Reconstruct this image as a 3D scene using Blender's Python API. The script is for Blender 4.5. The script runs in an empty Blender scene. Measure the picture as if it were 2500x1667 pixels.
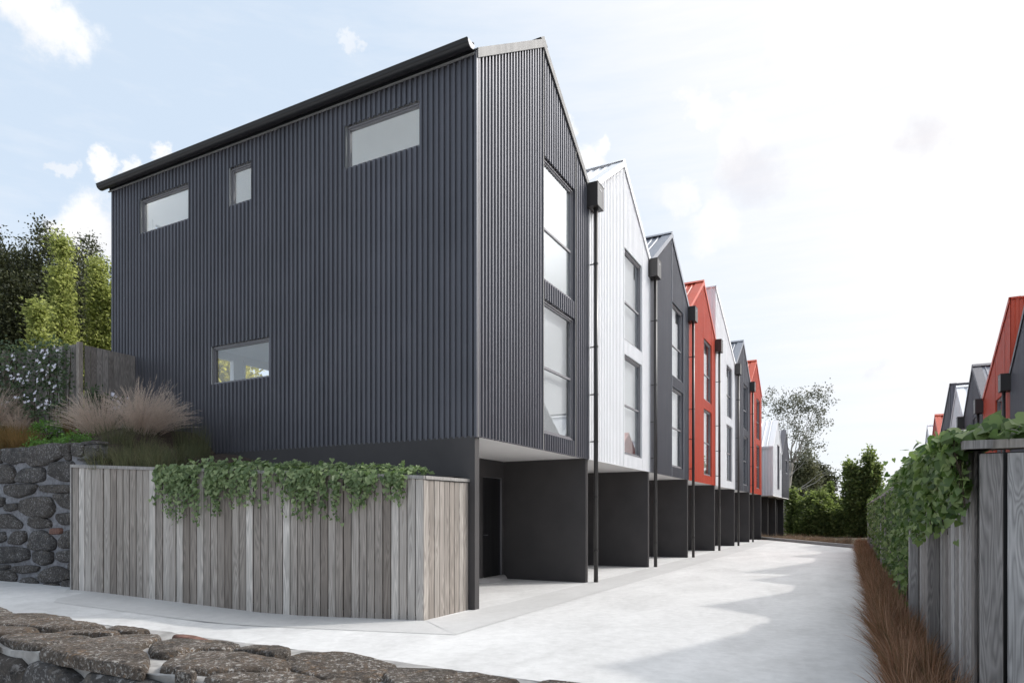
import bpy, math, random
import numpy as np
from mathutils import Vector, Matrix, noise

S = bpy.context.scene
COL = S.collection
R = math.radians
random.seed(7)

# ------------------------------------------------------------------ camera
cam_d = bpy.data.cameras.new("camera")
cam_d.sensor_width = 36.0
cam_d.lens = 23.185
cam_d.shift_y = 0.1693
cam_d.clip_start = 0.05
cam_d.clip_end = 3000
cam = bpy.data.objects.new("camera", cam_d)
cam.location = (0, 0, 1.5)
cam.rotation_euler = (R(90), 0, 0.4844)
COL.objects.link(cam)
S.camera = cam

# ------------------------------------------------------------------ sun, sky, exposure
SUN_EL = R(40.6)
SUN_AZ = R(45.7)                      # from +Y towards +X
SUN = Vector((math.sin(SUN_AZ) * math.cos(SUN_EL), math.cos(SUN_AZ) * math.cos(SUN_EL), math.sin(SUN_EL)))
sun_d = bpy.data.lights.new("sun", 'SUN')
sun_d.energy = 2.05
sun_d.angle = R(1.2)
sun_d.color = (1.0, 0.955, 0.89)
sun = bpy.data.objects.new("sun", sun_d)
sun.rotation_euler = (-SUN).to_track_quat('-Z', 'Y').to_euler()
sun.location = (20, 20, 30)
COL.objects.link(sun)

S.view_settings.view_transform = 'Standard'
S.view_settings.look = 'None'
S.view_settings.exposure = 0.13
S.view_settings.gamma = 1.0
S.view_settings.use_curve_mapping = False
S.cycles.use_denoising = True
S.cycles.max_bounces = 12
S.cycles.diffuse_bounces = 8
S.cycles.transparent_max_bounces = 16
S.cycles.sample_clamp_indirect = 6.0


class NT:
    """small helper for node trees"""
    def __init__(s, tree):
        s.t = tree
        s.n = tree.nodes
        s.l = tree.links

    def node(s, typ, ins=None, **props):
        n = s.n.new(typ)
        for k, v in props.items():
            setattr(n, k, v)
        if ins:
            for k, v in ins.items():
                sock = n.inputs[k]
                if isinstance(v, bpy.types.NodeSocket):
                    s.l.new(v, sock)
                else:
                    sock.default_value = v
        return n

    def math(s, op, a, b=None, c=None, clamp=False):
        n = s.n.new('ShaderNodeMath')
        n.operation = op
        n.use_clamp = clamp
        for i, v in enumerate((a, b, c)):
            if v is None:
                continue
            if isinstance(v, bpy.types.NodeSocket):
                s.l.new(v, n.inputs[i])
            else:
                n.inputs[i].default_value = v
        return n.outputs[0]

    def vmath(s, op, a, b=None):
        n = s.n.new('ShaderNodeVectorMath')
        n.operation = op
        for i, v in enumerate((a, b)):
            if v is None:
                continue
            if isinstance(v, bpy.types.NodeSocket):
                s.l.new(v, n.inputs[i])
            else:
                n.inputs[i].default_value = v
        return n

    def maprange(s, v, a, b, c=0.0, d=1.0, smooth=True):
        n = s.n.new('ShaderNodeMapRange')
        n.interpolation_type = 'SMOOTHSTEP' if smooth else 'LINEAR'
        s.l.new(v, n.inputs[0])
        n.inputs[1].default_value = a
        n.inputs[2].default_value = b
        n.inputs[3].default_value = c
        n.inputs[4].default_value = d
        return n.outputs[0]

    def mix(s, f, a, b, blend='MIX'):
        n = s.n.new('ShaderNodeMix')
        n.data_type = 'RGBA'
        n.blend_type = blend
        for i, v in ((0, f), (6, a), (7, b)):
            if isinstance(v, bpy.types.NodeSocket):
                s.l.new(v, n.inputs[i])
            else:
                n.inputs[i].default_value = v if i == 0 else (*v, 1)
        return n.outputs[2]

    def ramp(s, v, stops, interp='LINEAR'):
        n = s.n.new('ShaderNodeValToRGB')
        n.color_ramp.interpolation = interp
        e = n.color_ramp.elements
        while len(e) < len(stops):
            e.new(0.5)
        for x, (p, c) in zip(e, stops):
            x.position = p
            x.color = (*c, 1)
        s.l.new(v, n.inputs[0])
        return n.outputs[0]


# directions of sky features as seen in the picture (pixels of a 2352 px wide frame)
def sky_dir(px, py):
    u, v = px * 1.06293, py * 1.06293
    a = (u - 1250) / 1610.1
    c, s_ = math.cos(0.4844), math.sin(0.4844)
    return Vector((a * c - s_, a * s_ + c, -(v - 1256.67) / 1610.1)).normalized()


def build_world():
    w = bpy.data.worlds.new("World")
    S.world = w
    w.use_nodes = True
    t = NT(w.node_tree)
    t.n.clear()
    sky = t.node('ShaderNodeTexSky', sky_type='NISHITA', sun_disc=False, sun_elevation=SUN_EL,
                 sun_rotation=SUN_AZ, altitude=0, air_density=1.0, dust_density=1.6, ozone_density=1.5)
    d = t.vmath('NORMALIZE', t.node('ShaderNodeTexCoord').outputs['Generated']).outputs[0]
    dot = t.vmath('DOT_PRODUCT', d, tuple(SUN)).outputs['Value']
    sep = t.node('ShaderNodeSeparateXYZ', {0: d})
    # streaky cirrus: noise stretched along one direction
    mp = t.node('ShaderNodeMapping', {0: d, 'Rotation': (0.2, 0.5, 0.5), 'Scale': (3, 9, 34)})
    ci = t.node('ShaderNodeTexNoise', {'Vector': mp.outputs[0], 'Scale': 1.6, 'Detail': 7, 'Roughness': 0.6}).outputs[0]
    big = t.node('ShaderNodeTexNoise', {'Vector': d, 'Scale': 3.2, 'Detail': 4, 'Roughness': 0.5}).outputs[0]
    veil = t.maprange(dot, 0.34, 0.88)
    veil = t.math('ADD', veil, t.math('MULTIPLY', t.math('SUBTRACT', ci, 0.5), 0.55))
    veil = t.math('ADD', veil, t.math('MULTIPLY', t.math('SUBTRACT', big, 0.5), 0.20))
    low = t.maprange(sep.outputs[2], 0.0, 0.5, 0.30, 0.0)
    veil = t.math('ADD', veil, low, clamp=True)
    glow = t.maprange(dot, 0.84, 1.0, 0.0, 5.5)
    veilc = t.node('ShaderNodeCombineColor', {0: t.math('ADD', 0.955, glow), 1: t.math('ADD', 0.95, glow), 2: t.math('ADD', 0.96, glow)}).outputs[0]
    # background colours are multiplied by the strength below
    K = 0.13
    clear = t.mix(0.80, sky.outputs[0], (0.72 / K, 0.84 / K, 0.98 / K))
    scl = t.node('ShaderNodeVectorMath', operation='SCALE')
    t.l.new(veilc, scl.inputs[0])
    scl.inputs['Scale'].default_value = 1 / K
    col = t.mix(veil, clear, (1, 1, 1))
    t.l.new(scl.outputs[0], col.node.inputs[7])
    # cumulus: soft balls broken up by noise
    n1 = t.node('ShaderNodeTexNoise', {'Vector': d, 'Scale': 13, 'Detail': 9, 'Roughness': 0.62})
    off = t.vmath('SUBTRACT', n1.outputs[1], (0.5, 0.5, 0.5)).outputs[0]
    offs = t.node('ShaderNodeVectorMath', operation='SCALE')
    t.l.new(off, offs.inputs[0])
    offs.inputs['Scale'].default_value = 0.11
    dd = t.vmath('ADD', d, offs.outputs[0]).outputs[0]
    clouds = [(85, 30, 105, 1), (40, 5, 80, 1), (808, 112, 26, .5), (210, 197, 9, .7), (235, 402, 38, .95), (300, 415, 30, .8), (152, 388, 24, .6),
              (372, 372, 30, .9), (205, 520, 80, 1), (150, 560, 70, 1), (255, 560, 80, 1), (1345, 385, 60, 1), (1300, 300, 30, .9),
              (1388, 330, 26, .8), (1600, 235, 42, 1), (1625, 270, 40, .9), (1700, 240, 26, .9), (1790, 115, 55, 1), (1850, 150, 60, 1),
              (1700, 340, 70, .9), (1560, 450, 45, .7), (1640, 520, 70, .7)]
    mask = None
    for (px, py, rad, amt) in clouds:
        c = sky_dir(px, py)
        r = (c - sky_dir(px + rad, py)).length
        dist = t.vmath('DISTANCE', dd, tuple(c)).outputs['Value']
        m = t.maprange(dist, r * 1.15, r * 0.55, 0, amt)
        mask = m if mask is None else t.math('MAXIMUM', mask, m)
    n2 = t.node('ShaderNodeTexNoise', {'Vector': d, 'Scale': 9, 'Detail': 4}).outputs[0]
    white = t.ramp(n2, [(0.35, (0.86 / K, 0.87 / K, 0.90 / K)), (0.6, (1.0 / K, 1.0 / K, 1.0 / K))])
    col = t.mix(mask, col, (1, 1, 1))
    t.l.new(white, col.node.inputs[7])
    # faint grey bellies of far clouds
    gm = None
    for (px, py, rad, amt) in [(1715, 400, 75, .42), (1740, 440, 60, .35), (2105, 330, 75, .42), (2060, 345, 50, .35), (2030, 855, 30, .22), (2180, 880, 24, .12)]:
        c = sky_dir(px, py)
        r = (c - sky_dir(px + rad, py)).length
        dist = t.vmath('DISTANCE', dd, tuple(c)).outputs['Value']
        m = t.maprange(dist, r * 1.25, r * 0.2, 0, amt)
        gm = m if gm is None else t.math('MAXIMUM', gm, m)
    col = t.mix(gm, col, (0.70 / K, 0.68 / K, 0.74 / K))
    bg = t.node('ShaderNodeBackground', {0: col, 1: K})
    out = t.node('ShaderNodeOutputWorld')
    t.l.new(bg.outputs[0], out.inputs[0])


build_world()

# ------------------------------------------------------------------ materials
MATS = {}


def new_mat(name):
    m = bpy.data.materials.new(name)
    m.use_nodes = True
    t = NT(m.node_tree)
    t.n.clear()
    out = t.node('ShaderNodeOutputMaterial')
    MATS[name] = m
    return m, t, out


def bsdf(t, out, color, rough=0.5, metal=0.0, spec=0.5, bump=None, bstr=0.3, bdist=0.01):
    b = t.node('ShaderNodeBsdfPrincipled')
    for k, v in (('Base Color', color), ('Roughness', rough), ('Metallic', metal), ('Specular IOR Level', spec)):
        if isinstance(v, bpy.types.NodeSocket):
            t.l.new(v, b.inputs[k])
        else:
            b.inputs[k].default_value = (*v, 1) if k == 'Base Color' else v
    if bump is not None:
        bn = t.node('ShaderNodeBump', {'Strength': bstr, 'Distance': bdist, 'Height': bump})
        t.l.new(bn.outputs[0], b.inputs['Normal'])
    t.l.new(b.outputs[0], out.inputs[0])
    return b


def coord(t, which='Object'):
    return t.node('ShaderNodeTexCoord').outputs[which]


def worldpos(t):
    return t.node('ShaderNodeNewGeometry').outputs['Position']


def tex_noise(t, vec, scale, detail=4, rough=0.55, dist=0.0):
    return t.node('ShaderNodeTexNoise', {'Vector': vec, 'Scale': scale, 'Detail': detail, 'Roughness': rough, 'Distortion': dist}).outputs[0]


def paint_mat(name, base, rough=0.42, var=0.10, spec=0.5, metal=0.0):
    """sheet metal paint: faint vertical streaks, chalking and specks"""
    m, t, out = new_mat(name)
    p = worldpos(t)
    mp = t.node('ShaderNodeMapping', {0: p, 'Scale': (5, 5, 0.35)}).outputs[0]
    st = tex_noise(t, mp, 1.6, 6, 0.6)
    bl = tex_noise(t, p, 0.9, 3)
    f = t.math('ADD', t.math('MULTIPLY', st, 0.6), t.math('MULTIPLY', bl, 0.4))
    lo = tuple(c * (1 - var) for c in base)
    hi = tuple(min(1, c * (1 + var)) for c in base)
    c = t.ramp(f, [(0.3, lo), (0.7, hi)])
    fine = tex_noise(t, p, 55, 3, 0.7)
    c = t.mix(t.maprange(fine, 0.64, 0.76, 0, 0.35), c, tuple(x * 0.75 for x in base))
    r = t.maprange(st, 0.3, 0.7, rough - 0.06, rough + 0.08)
    bsdf(t, out, c, r, metal, spec, fine, 0.06, 0.004)
    return m


paint_mat('dark_steel', (0.102, 0.102, 0.118), 0.46, 0.20, 0.6, 0.42)
paint_mat('dark_rib_steel', (0.076, 0.081, 0.104), 0.40, 0.12, 0.6, 0.15)
paint_mat('white_steel', (0.80, 0.805, 0.82), 0.45, 0.03)
paint_mat('red_steel', (0.54, 0.072, 0.030), 0.42, 0.06)
paint_mat('grey_trim', (0.23, 0.225, 0.22), 0.6, 0.05, 0.3, 0.0)
paint_mat('blue_grey_roof', (0.22, 0.235, 0.27), 0.42, 0.06, 0.5, 0.1)
paint_mat('gutter_paint', (0.018, 0.018, 0.021), 0.36, 0.1)
paint_mat('pipe_paint', (0.04, 0.037, 0.036), 0.38, 0.1)
paint_mat('frame_metal', (0.22, 0.215, 0.23), 0.4, 0.05, 0.5, 0.2)
paint_mat('door_paint', (0.012, 0.012, 0.013), 0.45, 0.1)
paint_mat('light_metal', (0.32, 0.32, 0.32), 0.35, 0.05, 0.5, 0.3)


def render_mat():
    m, t, out = new_mat('dark_render')
    p = worldpos(t)
    n = tex_noise(t, p, 60, 4, 0.7)
    b = tex_noise(t, p, 1.3, 4)
    c = t.ramp(b, [(0.3, (0.057, 0.053, 0.054)), (0.7, (0.072, 0.067, 0.067))])
    bsdf(t, out, c, 0.75, 0, 0.35, n, 0.35, 0.006)


def concrete_mat(name, base, dark):
    m, t, out = new_mat(name)
    p = worldpos(t)
    mp = t.node('ShaderNodeMapping', {0: p, 'Scale': (1.0, 0.45, 1)}).outputs[0]
    big = tex_noise(t, mp, 1.1, 6, 0.62, 0.6)
    mid = tex_noise(t, p, 7, 6, 0.7, 0.4)
    fine = tex_noise(t, p, 150, 3, 0.8)
    f = t.math('ADD', t.math('MULTIPLY', big, 0.55), t.math('MULTIPLY', mid, 0.45))
    c = t.ramp(f, [(0.30, dark), (0.62, base)])
    c = t.mix(t.maprange(fine, 0.58, 0.75, 0, 0.35), c, tuple(x * 0.62 for x in base))
    # swirls of the float
    v = t.node('ShaderNodeTexVoronoi', {'Vector': p, 'Scale': 1.3, 'Randomness': 1.0})
    sw = t.math('SINE', t.math('MULTIPLY', v.outputs['Distance'], 170.0))
    h = t.math('ADD', t.math('MULTIPLY', sw, 0.10), t.math('ADD', fine, t.math('MULTIPLY', mid, 0.6)))
    bsdf(t, out, c, 0.62, 0, 0.4, h, 0.28, 0.006)


def soft_mat(name, base, rough=0.8, scale=6, var=0.15):
    m, t, out = new_mat(name)
    n = tex_noise(t, worldpos(t), scale, 5, 0.6)
    c = t.ramp(n, [(0.3, tuple(x * (1 - var) for x in base)), (0.7, tuple(min(1, x * (1 + var)) for x in base))])
    bsdf(t, out, c, rough, 0, 0.3, n, 0.1, 0.01)


def wood_mat(name, tones, grain=1.0):
    """weathered timber: every plank its own tone, cathedral grain along the board"""
    m, t, out = new_mat(name)
    oi = t.node('ShaderNodeObjectInfo')
    rnd = oi.outputs['Random']
    o = coord(t)
    off = t.node('ShaderNodeCombineXYZ', {0: t.math('MULTIPLY', rnd, 31.0), 1: t.math('MULTIPLY', rnd, 17.0), 2: t.math('MULTIPLY', rnd, 53.0)}).outputs[0]
    q = t.vmath('ADD', o, off).outputs[0]
    mp = t.node('ShaderNodeMapping', {0: q, 'Scale': (9, 9, 1.1)}).outputs[0]
    field = tex_noise(t, mp, 0.9, 2, 0.4, 0.3)
    rings = t.math('FRACT', t.math('MULTIPLY', field, 17.0))
    rings = t.math('ABSOLUTE', t.math('SUBTRACT', rings, 0.5))
    mp2 = t.node('ShaderNodeMapping', {0: q, 'Scale': (120, 120, 2.2)}).outputs[0]
    fib = tex_noise(t, mp2, 1.0, 5, 0.7)
    mp3 = t.node('ShaderNodeMapping', {0: q, 'Scale': (3, 3, 1.3)}).outputs[0]
    blot = tex_noise(t, mp3, 1.5, 4, 0.6)
    c = t.ramp(rnd, tones, 'LINEAR')
    g = t.math('ADD', t.math('MULTIPLY', rings, 0.9 * grain), t.math('MULTIPLY', fib, 0.6))
    k = t.maprange(g, 0.15, 0.85, 0.58, 1.28, False)
    k = t.math('MULTIPLY', k, t.maprange(blot, 0.3, 0.7, 0.82, 1.12, False))
    mul = t.node('ShaderNodeVectorMath', operation='SCALE')
    t.l.new(c, mul.inputs[0])
    t.l.new(k, mul.inputs['Scale'])
    h = t.math('ADD', rings, fib)
    bsdf(t, out, mul.outputs[0], 0.78, 0, 0.3, h, 0.25, 0.004)


def rock_mat(name, cols, lichen, k=1.0, contrast=1.0):
    """speckled stone: broad tones, crusts of lichen and dark pits"""
    m, t, out = new_mat(name)
    p = worldpos(t)
    rnd = t.node('ShaderNodeObjectInfo').outputs['Random']
    a = tex_noise(t, p, 6 * k, 6, 0.7, 0.4)
    crust = tex_noise(t, p, 15 * k, 6, 0.75, 0.6)
    sp = tex_noise(t, p, 70 * k, 4, 0.8)
    sp2 = tex_noise(t, p, 42 * k, 5, 0.85, 0.5)
    base = t.ramp(a, [(0.30, cols[0]), (0.48, cols[1]), (0.70, cols[2])])
    base = t.mix(t.math('MULTIPLY', rnd, 0.55), base, cols[3])
    c = t.mix(t.math('MULTIPLY', t.maprange(crust, 0.50, 0.62), t.maprange(sp2, 0.44, 0.60, 0, 0.85)), base, cols[4])
    c = t.mix(t.math('MULTIPLY', t.maprange(a, 0.42, 0.58, 0.35, 1.0), t.maprange(sp, 0.52, 0.62, 0, 0.85 * contrast)), c, lichen)
    c = t.mix(t.maprange(sp2, 0.46, 0.36, 0, 0.9), c, (0.010, 0.009, 0.010))
    c = t.mix(t.maprange(crust, 0.42, 0.30, 0, 0.8), c, (0.016, 0.015, 0.016))
    h = t.math('ADD', t.math('MULTIPLY', a, 1.5), t.math('ADD', sp2, t.math('MULTIPLY', sp, 0.6)))
    bsdf(t, out, c, 0.8, 0, 0.35, h, 1.0, 0.03)


def glass_mat():
    m, t, out = new_mat('window_glass')
    fc = t.node('ShaderNodeLayerWeight', {0: 0.5}).outputs['Facing']
    fr = t.math('MULTIPLY_ADD', t.math('POWER', fc, 4.0), 0.72, 0.075)
    g = t.node('ShaderNodeBsdfGlossy', {'Color': (0.96, 0.98, 1, 1), 'Roughness': 0.0})
    tr = t.node('ShaderNodeBsdfTransparent', {'Color': (0.975, 0.985, 0.985, 1)})
    mx = t.node('ShaderNodeMixShader', {0: fr, 1: tr.outputs[0], 2: g.outputs[0]})
    t.l.new(mx.outputs[0], out.inputs[0])


def added_blind_mat():
    m, t, out = new_mat('added_sheer_blind')  # white sheet added behind front windows to lift their brightness
    d = t.node('ShaderNodeBsdfDiffuse', {'Color': (0.66, 0.66, 0.67, 1)})
    tl = t.node('ShaderNodeBsdfTranslucent', {'Color': (0.66, 0.66, 0.67, 1)})
    mx = t.node('ShaderNodeMixShader', {0: 0.35, 1: d.outputs[0], 2: tl.outputs[0]})
    t.l.new(mx.outputs[0], out.inputs[0])


def leaf_mat(name, cols, trans=0.45, rough=0.5, tcol=None, perobj=False, spec=0.4):
    """leaf-sized faces, each with its own tone, letting some light through"""
    m, t, out = new_mat(name)
    geo = t.node('ShaderNodeNewGeometry')
    rnd = geo.outputs['Random Per Island']
    if perobj:
        rnd = t.math('FRACT', t.math('ADD', rnd, t.node('ShaderNodeObjectInfo').outputs['Random']))
    big = tex_noise(t, geo.outputs['Position'], 0.9, 3)
    f = t.math('ADD', t.math('MULTIPLY', rnd, 0.65), t.math('MULTIPLY', big, 0.35))
    c = t.ramp(f, [(0.15, cols[0]), (0.5, cols[1]), (0.82, cols[2])])
    b = t.node('ShaderNodeBsdfPrincipled', {'Base Color': c, 'Roughness': rough, 'Specular IOR Level': spec})
    tc = t.mix(0.5, c, tcol or cols[2])
    tl = t.node('ShaderNodeBsdfTranslucent', {'Color': tc})
    mx = t.node('ShaderNodeMixShader', {0: trans, 1: b.outputs[0], 2: tl.outputs[0]})
    t.l.new(mx.outputs[0], out.inputs[0])


def bark_mat(name, a, b_, scale=6):
    m, t, out = new_mat(name)
    mp = t.node('ShaderNodeMapping', {0: worldpos(t), 'Scale': (1, 1, 0.25)}).outputs[0]
    n = tex_noise(t, mp, scale, 6, 0.7)
    bsdf(t, out, t.ramp(n, [(0.35, a), (0.65, b_)]), 0.85, 0, 0.2, n, 0.6, 0.02)


render_mat()
concrete_mat('concrete', (0.66, 0.655, 0.65), (0.45, 0.445, 0.44))
concrete_mat('concrete_band', (0.54, 0.535, 0.53), (0.43, 0.425, 0.42))
concrete_mat('kerb_concrete', (0.36, 0.35, 0.35), (0.26, 0.25, 0.25))
soft_mat('white_soffit', (0.78, 0.76, 0.75), 0.7, 3, 0.02)
soft_mat('white_plaster', (0.93, 0.925, 0.915), 0.8, 3, 0.02)
soft_mat('pale_floor', (0.66, 0.62, 0.57), 0.5, 3, 0.1)
soft_mat('mulch', (0.050, 0.036, 0.028), 0.95, 14, 0.5)
soft_mat('earth', (0.10, 0.085, 0.055), 0.95, 2, 0.4)
soft_mat('mortar', (0.20, 0.20, 0.215), 0.9, 18, 0.35)
soft_mat('mortar_light', (0.30, 0.29, 0.28), 0.9, 14, 0.35)
soft_mat('brick_red', (0.15, 0.08, 0.062), 0.9, 40, 0.5)
soft_mat('petal', (0.78, 0.76, 0.86), 0.6, 30, 0.05)
T0 = [(0.0, (0.215, 0.185, 0.162)), (0.2, (0.37, 0.335, 0.305)), (0.4, (0.27, 0.238, 0.212)), (0.6, (0.335, 0.302, 0.275)), (0.72, (0.56, 0.525, 0.49)), (0.85, (0.40, 0.365, 0.335)), (1.0, (0.235, 0.205, 0.18))]
wood_mat('grey_timber', T0)
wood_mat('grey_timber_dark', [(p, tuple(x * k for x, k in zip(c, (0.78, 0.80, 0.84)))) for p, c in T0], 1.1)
wood_mat('timber_cap', [(0, (0.33, 0.315, 0.30)), (1, (0.36, 0.34, 0.33))], 0.7)
rock_mat('basalt', [(0.022, 0.021, 0.022), (0.055, 0.051, 0.050), (0.10, 0.094, 0.092), (0.070, 0.055, 0.043), (0.14, 0.12, 0.10)], (0.36, 0.35, 0.35), 0.5)
rock_mat('lichen_rock', [(0.036, 0.031, 0.027), (0.105, 0.086, 0.070), (0.20, 0.165, 0.138), (0.135, 0.094, 0.064), (0.25, 0.155, 0.085)], (0.60, 0.57, 0.53), 0.9, 1.1)
glass_mat()
added_blind_mat()
leaf_mat('ivy_leaf', [(0.060, 0.098, 0.035), (0.175, 0.24, 0.105), (0.33, 0.40, 0.20)], 0.35, 0.45, (0.16, 0.30, 0.04), True)
leaf_mat('creeper_leaf', [(0.032, 0.066, 0.014), (0.125, 0.190, 0.055), (0.30, 0.37, 0.14)], 0.36, 0.42, (0.12, 0.26, 0.03), True)
leaf_mat('jasmine_leaf', [(0.025, 0.045, 0.018), (0.055, 0.09, 0.035), (0.11, 0.16, 0.065)], 0.3, 0.45)
leaf_mat('dark_leaf', [(0.024, 0.030, 0.014), (0.045, 0.054, 0.022), (0.085, 0.09, 0.036)], 0.3, 0.55)
leaf_mat('poplar_leaf', [(0.08, 0.115, 0.03), (0.27, 0.31, 0.085), (0.58, 0.60, 0.22)], 0.6, 0.5, (0.52, 0.56, 0.18))
leaf_mat('olive_leaf', [(0.05, 0.062, 0.028), (0.11, 0.122, 0.058), (0.20, 0.20, 0.105)], 0.35, 0.6)
leaf_mat('far_leaf', [(0.04, 0.065, 0.025), (0.14, 0.19, 0.065), (0.38, 0.43, 0.17)], 0.6, 0.6, (0.20, 0.26, 0.05))
leaf_mat('gum_leaf', [(0.075, 0.085, 0.055), (0.12, 0.13, 0.09), (0.19, 0.195, 0.14)], 0.35, 0.6)
leaf_mat('autumn_leaf', [(0.18, 0.15, 0.02), (0.42, 0.38, 0.05), (0.66, 0.62, 0.13)], 0.62, 0.5, (0.5, 0.45, 0.05))
leaf_mat('bright_shrub', [(0.06, 0.13, 0.025), (0.12, 0.26, 0.05), (0.22, 0.40, 0.09)], 0.4, 0.45)
leaf_mat('blue_shrub', [(0.07, 0.10, 0.09), (0.11, 0.15, 0.13), (0.15, 0.19, 0.17)], 0.3, 0.7)
leaf_mat('grass_green', [(0.05, 0.08, 0.025), (0.095, 0.125, 0.045), (0.17, 0.17, 0.09)], 0.35, 0.6)
leaf_mat('grass_sedge', [(0.06, 0.085, 0.035), (0.11, 0.125, 0.055), (0.20, 0.18, 0.10)], 0.35, 0.6)
leaf_mat('grass_plume', [(0.44, 0.35, 0.285), (0.61, 0.50, 0.425), (0.76, 0.65, 0.565)], 0.45, 0.8)
leaf_mat('grass_red', [(0.10, 0.10, 0.040), (0.26, 0.135, 0.078), (0.56, 0.35, 0.23)], 0.35, 0.6, (0.28, 0.11, 0.05), True)
leaf_mat('grass_orange', [(0.12, 0.11, 0.035), (0.20, 0.12, 0.04), (0.30, 0.17, 0.06)], 0.35, 0.6)
leaf_mat('grass_dry', [(0.16, 0.105, 0.065), (0.24, 0.165, 0.11), (0.30, 0.22, 0.15)], 0.35, 0.7)
bark_mat('dark_bark', (0.035, 0.028, 0.022), (0.08, 0.065, 0.05))
bark_mat('gum_bark', (0.30, 0.27, 0.23), (0.52, 0.49, 0.45), 3)
bark_mat('vine_stem', (0.03, 0.022, 0.015), (0.06, 0.045, 0.03))

# ------------------------------------------------------------------ object helpers
ORG = {}


def tag(o, label=None, cat=None, group=None, kind=None):
    if label:
        o['label'] = label
    if cat:
        o['category'] = cat
    if group:
        o['group'] = group
    if kind:
        o['kind'] = kind
    return o


def thing(name, label, cat, loc, group=None):
    o = bpy.data.objects.new(name, None)
    o.empty_display_size = 0.2
    o.location = loc
    COL.objects.link(o)
    ORG[o] = Vector(loc)
    return tag(o, label, cat, group)


def mesh_obj(name, V, F, mat, parent=None, smooth=False, mesh=None):
    """V in world coordinates; the object sits under its parent (whose origin is subtracted)"""
    org = ORG[parent] if parent is not None else Vector((0, 0, 0))
    if mesh is None:
        me = bpy.data.meshes.new(name)
        V = np.asarray(V, dtype=np.float32).reshape(-1, 3) - np.array(org, dtype=np.float32)
        if isinstance(F, np.ndarray):
            nf, k = F.shape
            me.vertices.add(len(V))
            me.vertices.foreach_set('co', V.ravel())
            me.loops.add(nf * k)
            me.loops.foreach_set('vertex_index', F.ravel().astype(np.int32))
            me.polygons.add(nf)
            me.polygons.foreach_set('loop_start', np.arange(0, nf * k, k, dtype=np.int32))
            me.polygons.foreach_set('loop_total', np.full(nf, k, dtype=np.int32))
            me.update(calc_edges=True)
        else:
            me.from_pydata([tuple(map(float, v)) for v in V], [], F)
            me.update()
        me.materials.append(MATS[mat])
        if smooth:
            me.polygons.foreach_set('use_smooth', [True] * len(me.polygons))
    else:
        me = mesh
    o = bpy.data.objects.new(name, me)
    COL.objects.link(o)
    if parent is not None:
        o.parent = parent
    ORG[o] = org
    return o


def piece(name, me, parent, M):
    """one of many alike pieces: shares its mesh; M is a world matrix"""
    o = bpy.data.objects.new(name, me)
    o.parent = parent
    o.matrix_local = Matrix.Translation(-ORG[parent]) @ M
    COL.objects.link(o)
    ORG[o] = ORG[parent]
    return o


class MB:
    def __init__(s):
        s.V = []
        s.F = []

    def add(s, V, F):
        b = len(s.V)
        s.V += [tuple(v) for v in V]
        s.F += [tuple(i + b for i in f) for f in F]

    def quad(s, a, b, c, d):
        s.add([a, b, c, d], [(0, 1, 2, 3)])

    def box(s, x0, x1, y0, y1, z0, z1):
        x0, x1 = min(x0, x1), max(x0, x1)
        V = [(x, y, z) for z in (z0, z1) for y in (y0, y1) for x in (x0, x1)]
        s.add(V, [(0, 2, 3, 1), (4, 5, 7, 6), (0, 1, 5, 4), (2, 6, 7, 3), (0, 4, 6, 2), (1, 3, 7, 5)])

    def bevbox(s, x0, x1, y0, y1, z0, z1, b=0.004):
        """box with its four upright edges chamfered"""
        x0, x1 = min(x0, x1), max(x0, x1)
        P = [(x0 + b, y0), (x1 - b, y0), (x1, y0 + b), (x1, y1 - b), (x1 - b, y1), (x0 + b, y1), (x0, y1 - b), (x0, y0 + b)]
        V = [(x, y, z0) for x, y in P] + [(x, y, z1) for x, y in P]
        F = [(i, (i + 1) % 8, (i + 1) % 8 + 8, i + 8) for i in range(8)] + [tuple(range(7, -1, -1)), tuple(range(8, 16))]
        s.add(V, F)

    def tube(s, pts, radii, n=8, cap=True):
        pts = [Vector(p) for p in pts]
        if not hasattr(radii, '__len__'):
            radii = [radii] * len(pts)
        base = len(s.V)
        for i, p in enumerate(pts):
            a = pts[max(i - 1, 0)]
            b = pts[min(i + 1, len(pts) - 1)]
            d = (b - a).normalized()
            up = Vector((0, 0, 1)) if abs(d.z) < 0.9 else Vector((1, 0, 0))
            u = d.cross(up).normalized()
            w = d.cross(u)
            for k in range(n):
                t = 2 * math.pi * k / n
                s.V.append(tuple(p + (u * math.cos(t) + w * math.sin(t)) * radii[i]))
        for i in range(len(pts) - 1):
            for k in range(n):
                a = base + i * n + k
                b = base + i * n + (k + 1) % n
                s.F.append((a, b, b + n, a + n))
        if cap:
            s.F.append(tuple(base + k for k in range(n - 1, -1, -1)))
            s.F.append(tuple(base + (len(pts) - 1) * n + k for k in range(n)))

    def build(s, name, mat, parent=None, smooth=False):
        return mesh_obj(name, np.array(s.V, dtype=np.float32), s.F, mat, parent, smooth)


def sub_intervals(z0, z1, cuts):
    iv = [(z0, z1)]
    for a, b in cuts:
        nv = []
        for p, q in iv:
            if b <= p or a >= q:
                nv.append((p, q))
            else:
                if a > p:
                    nv.append((p, a))
                if b < q:
                    nv.append((b, q))
        iv = nv
    return iv


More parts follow.
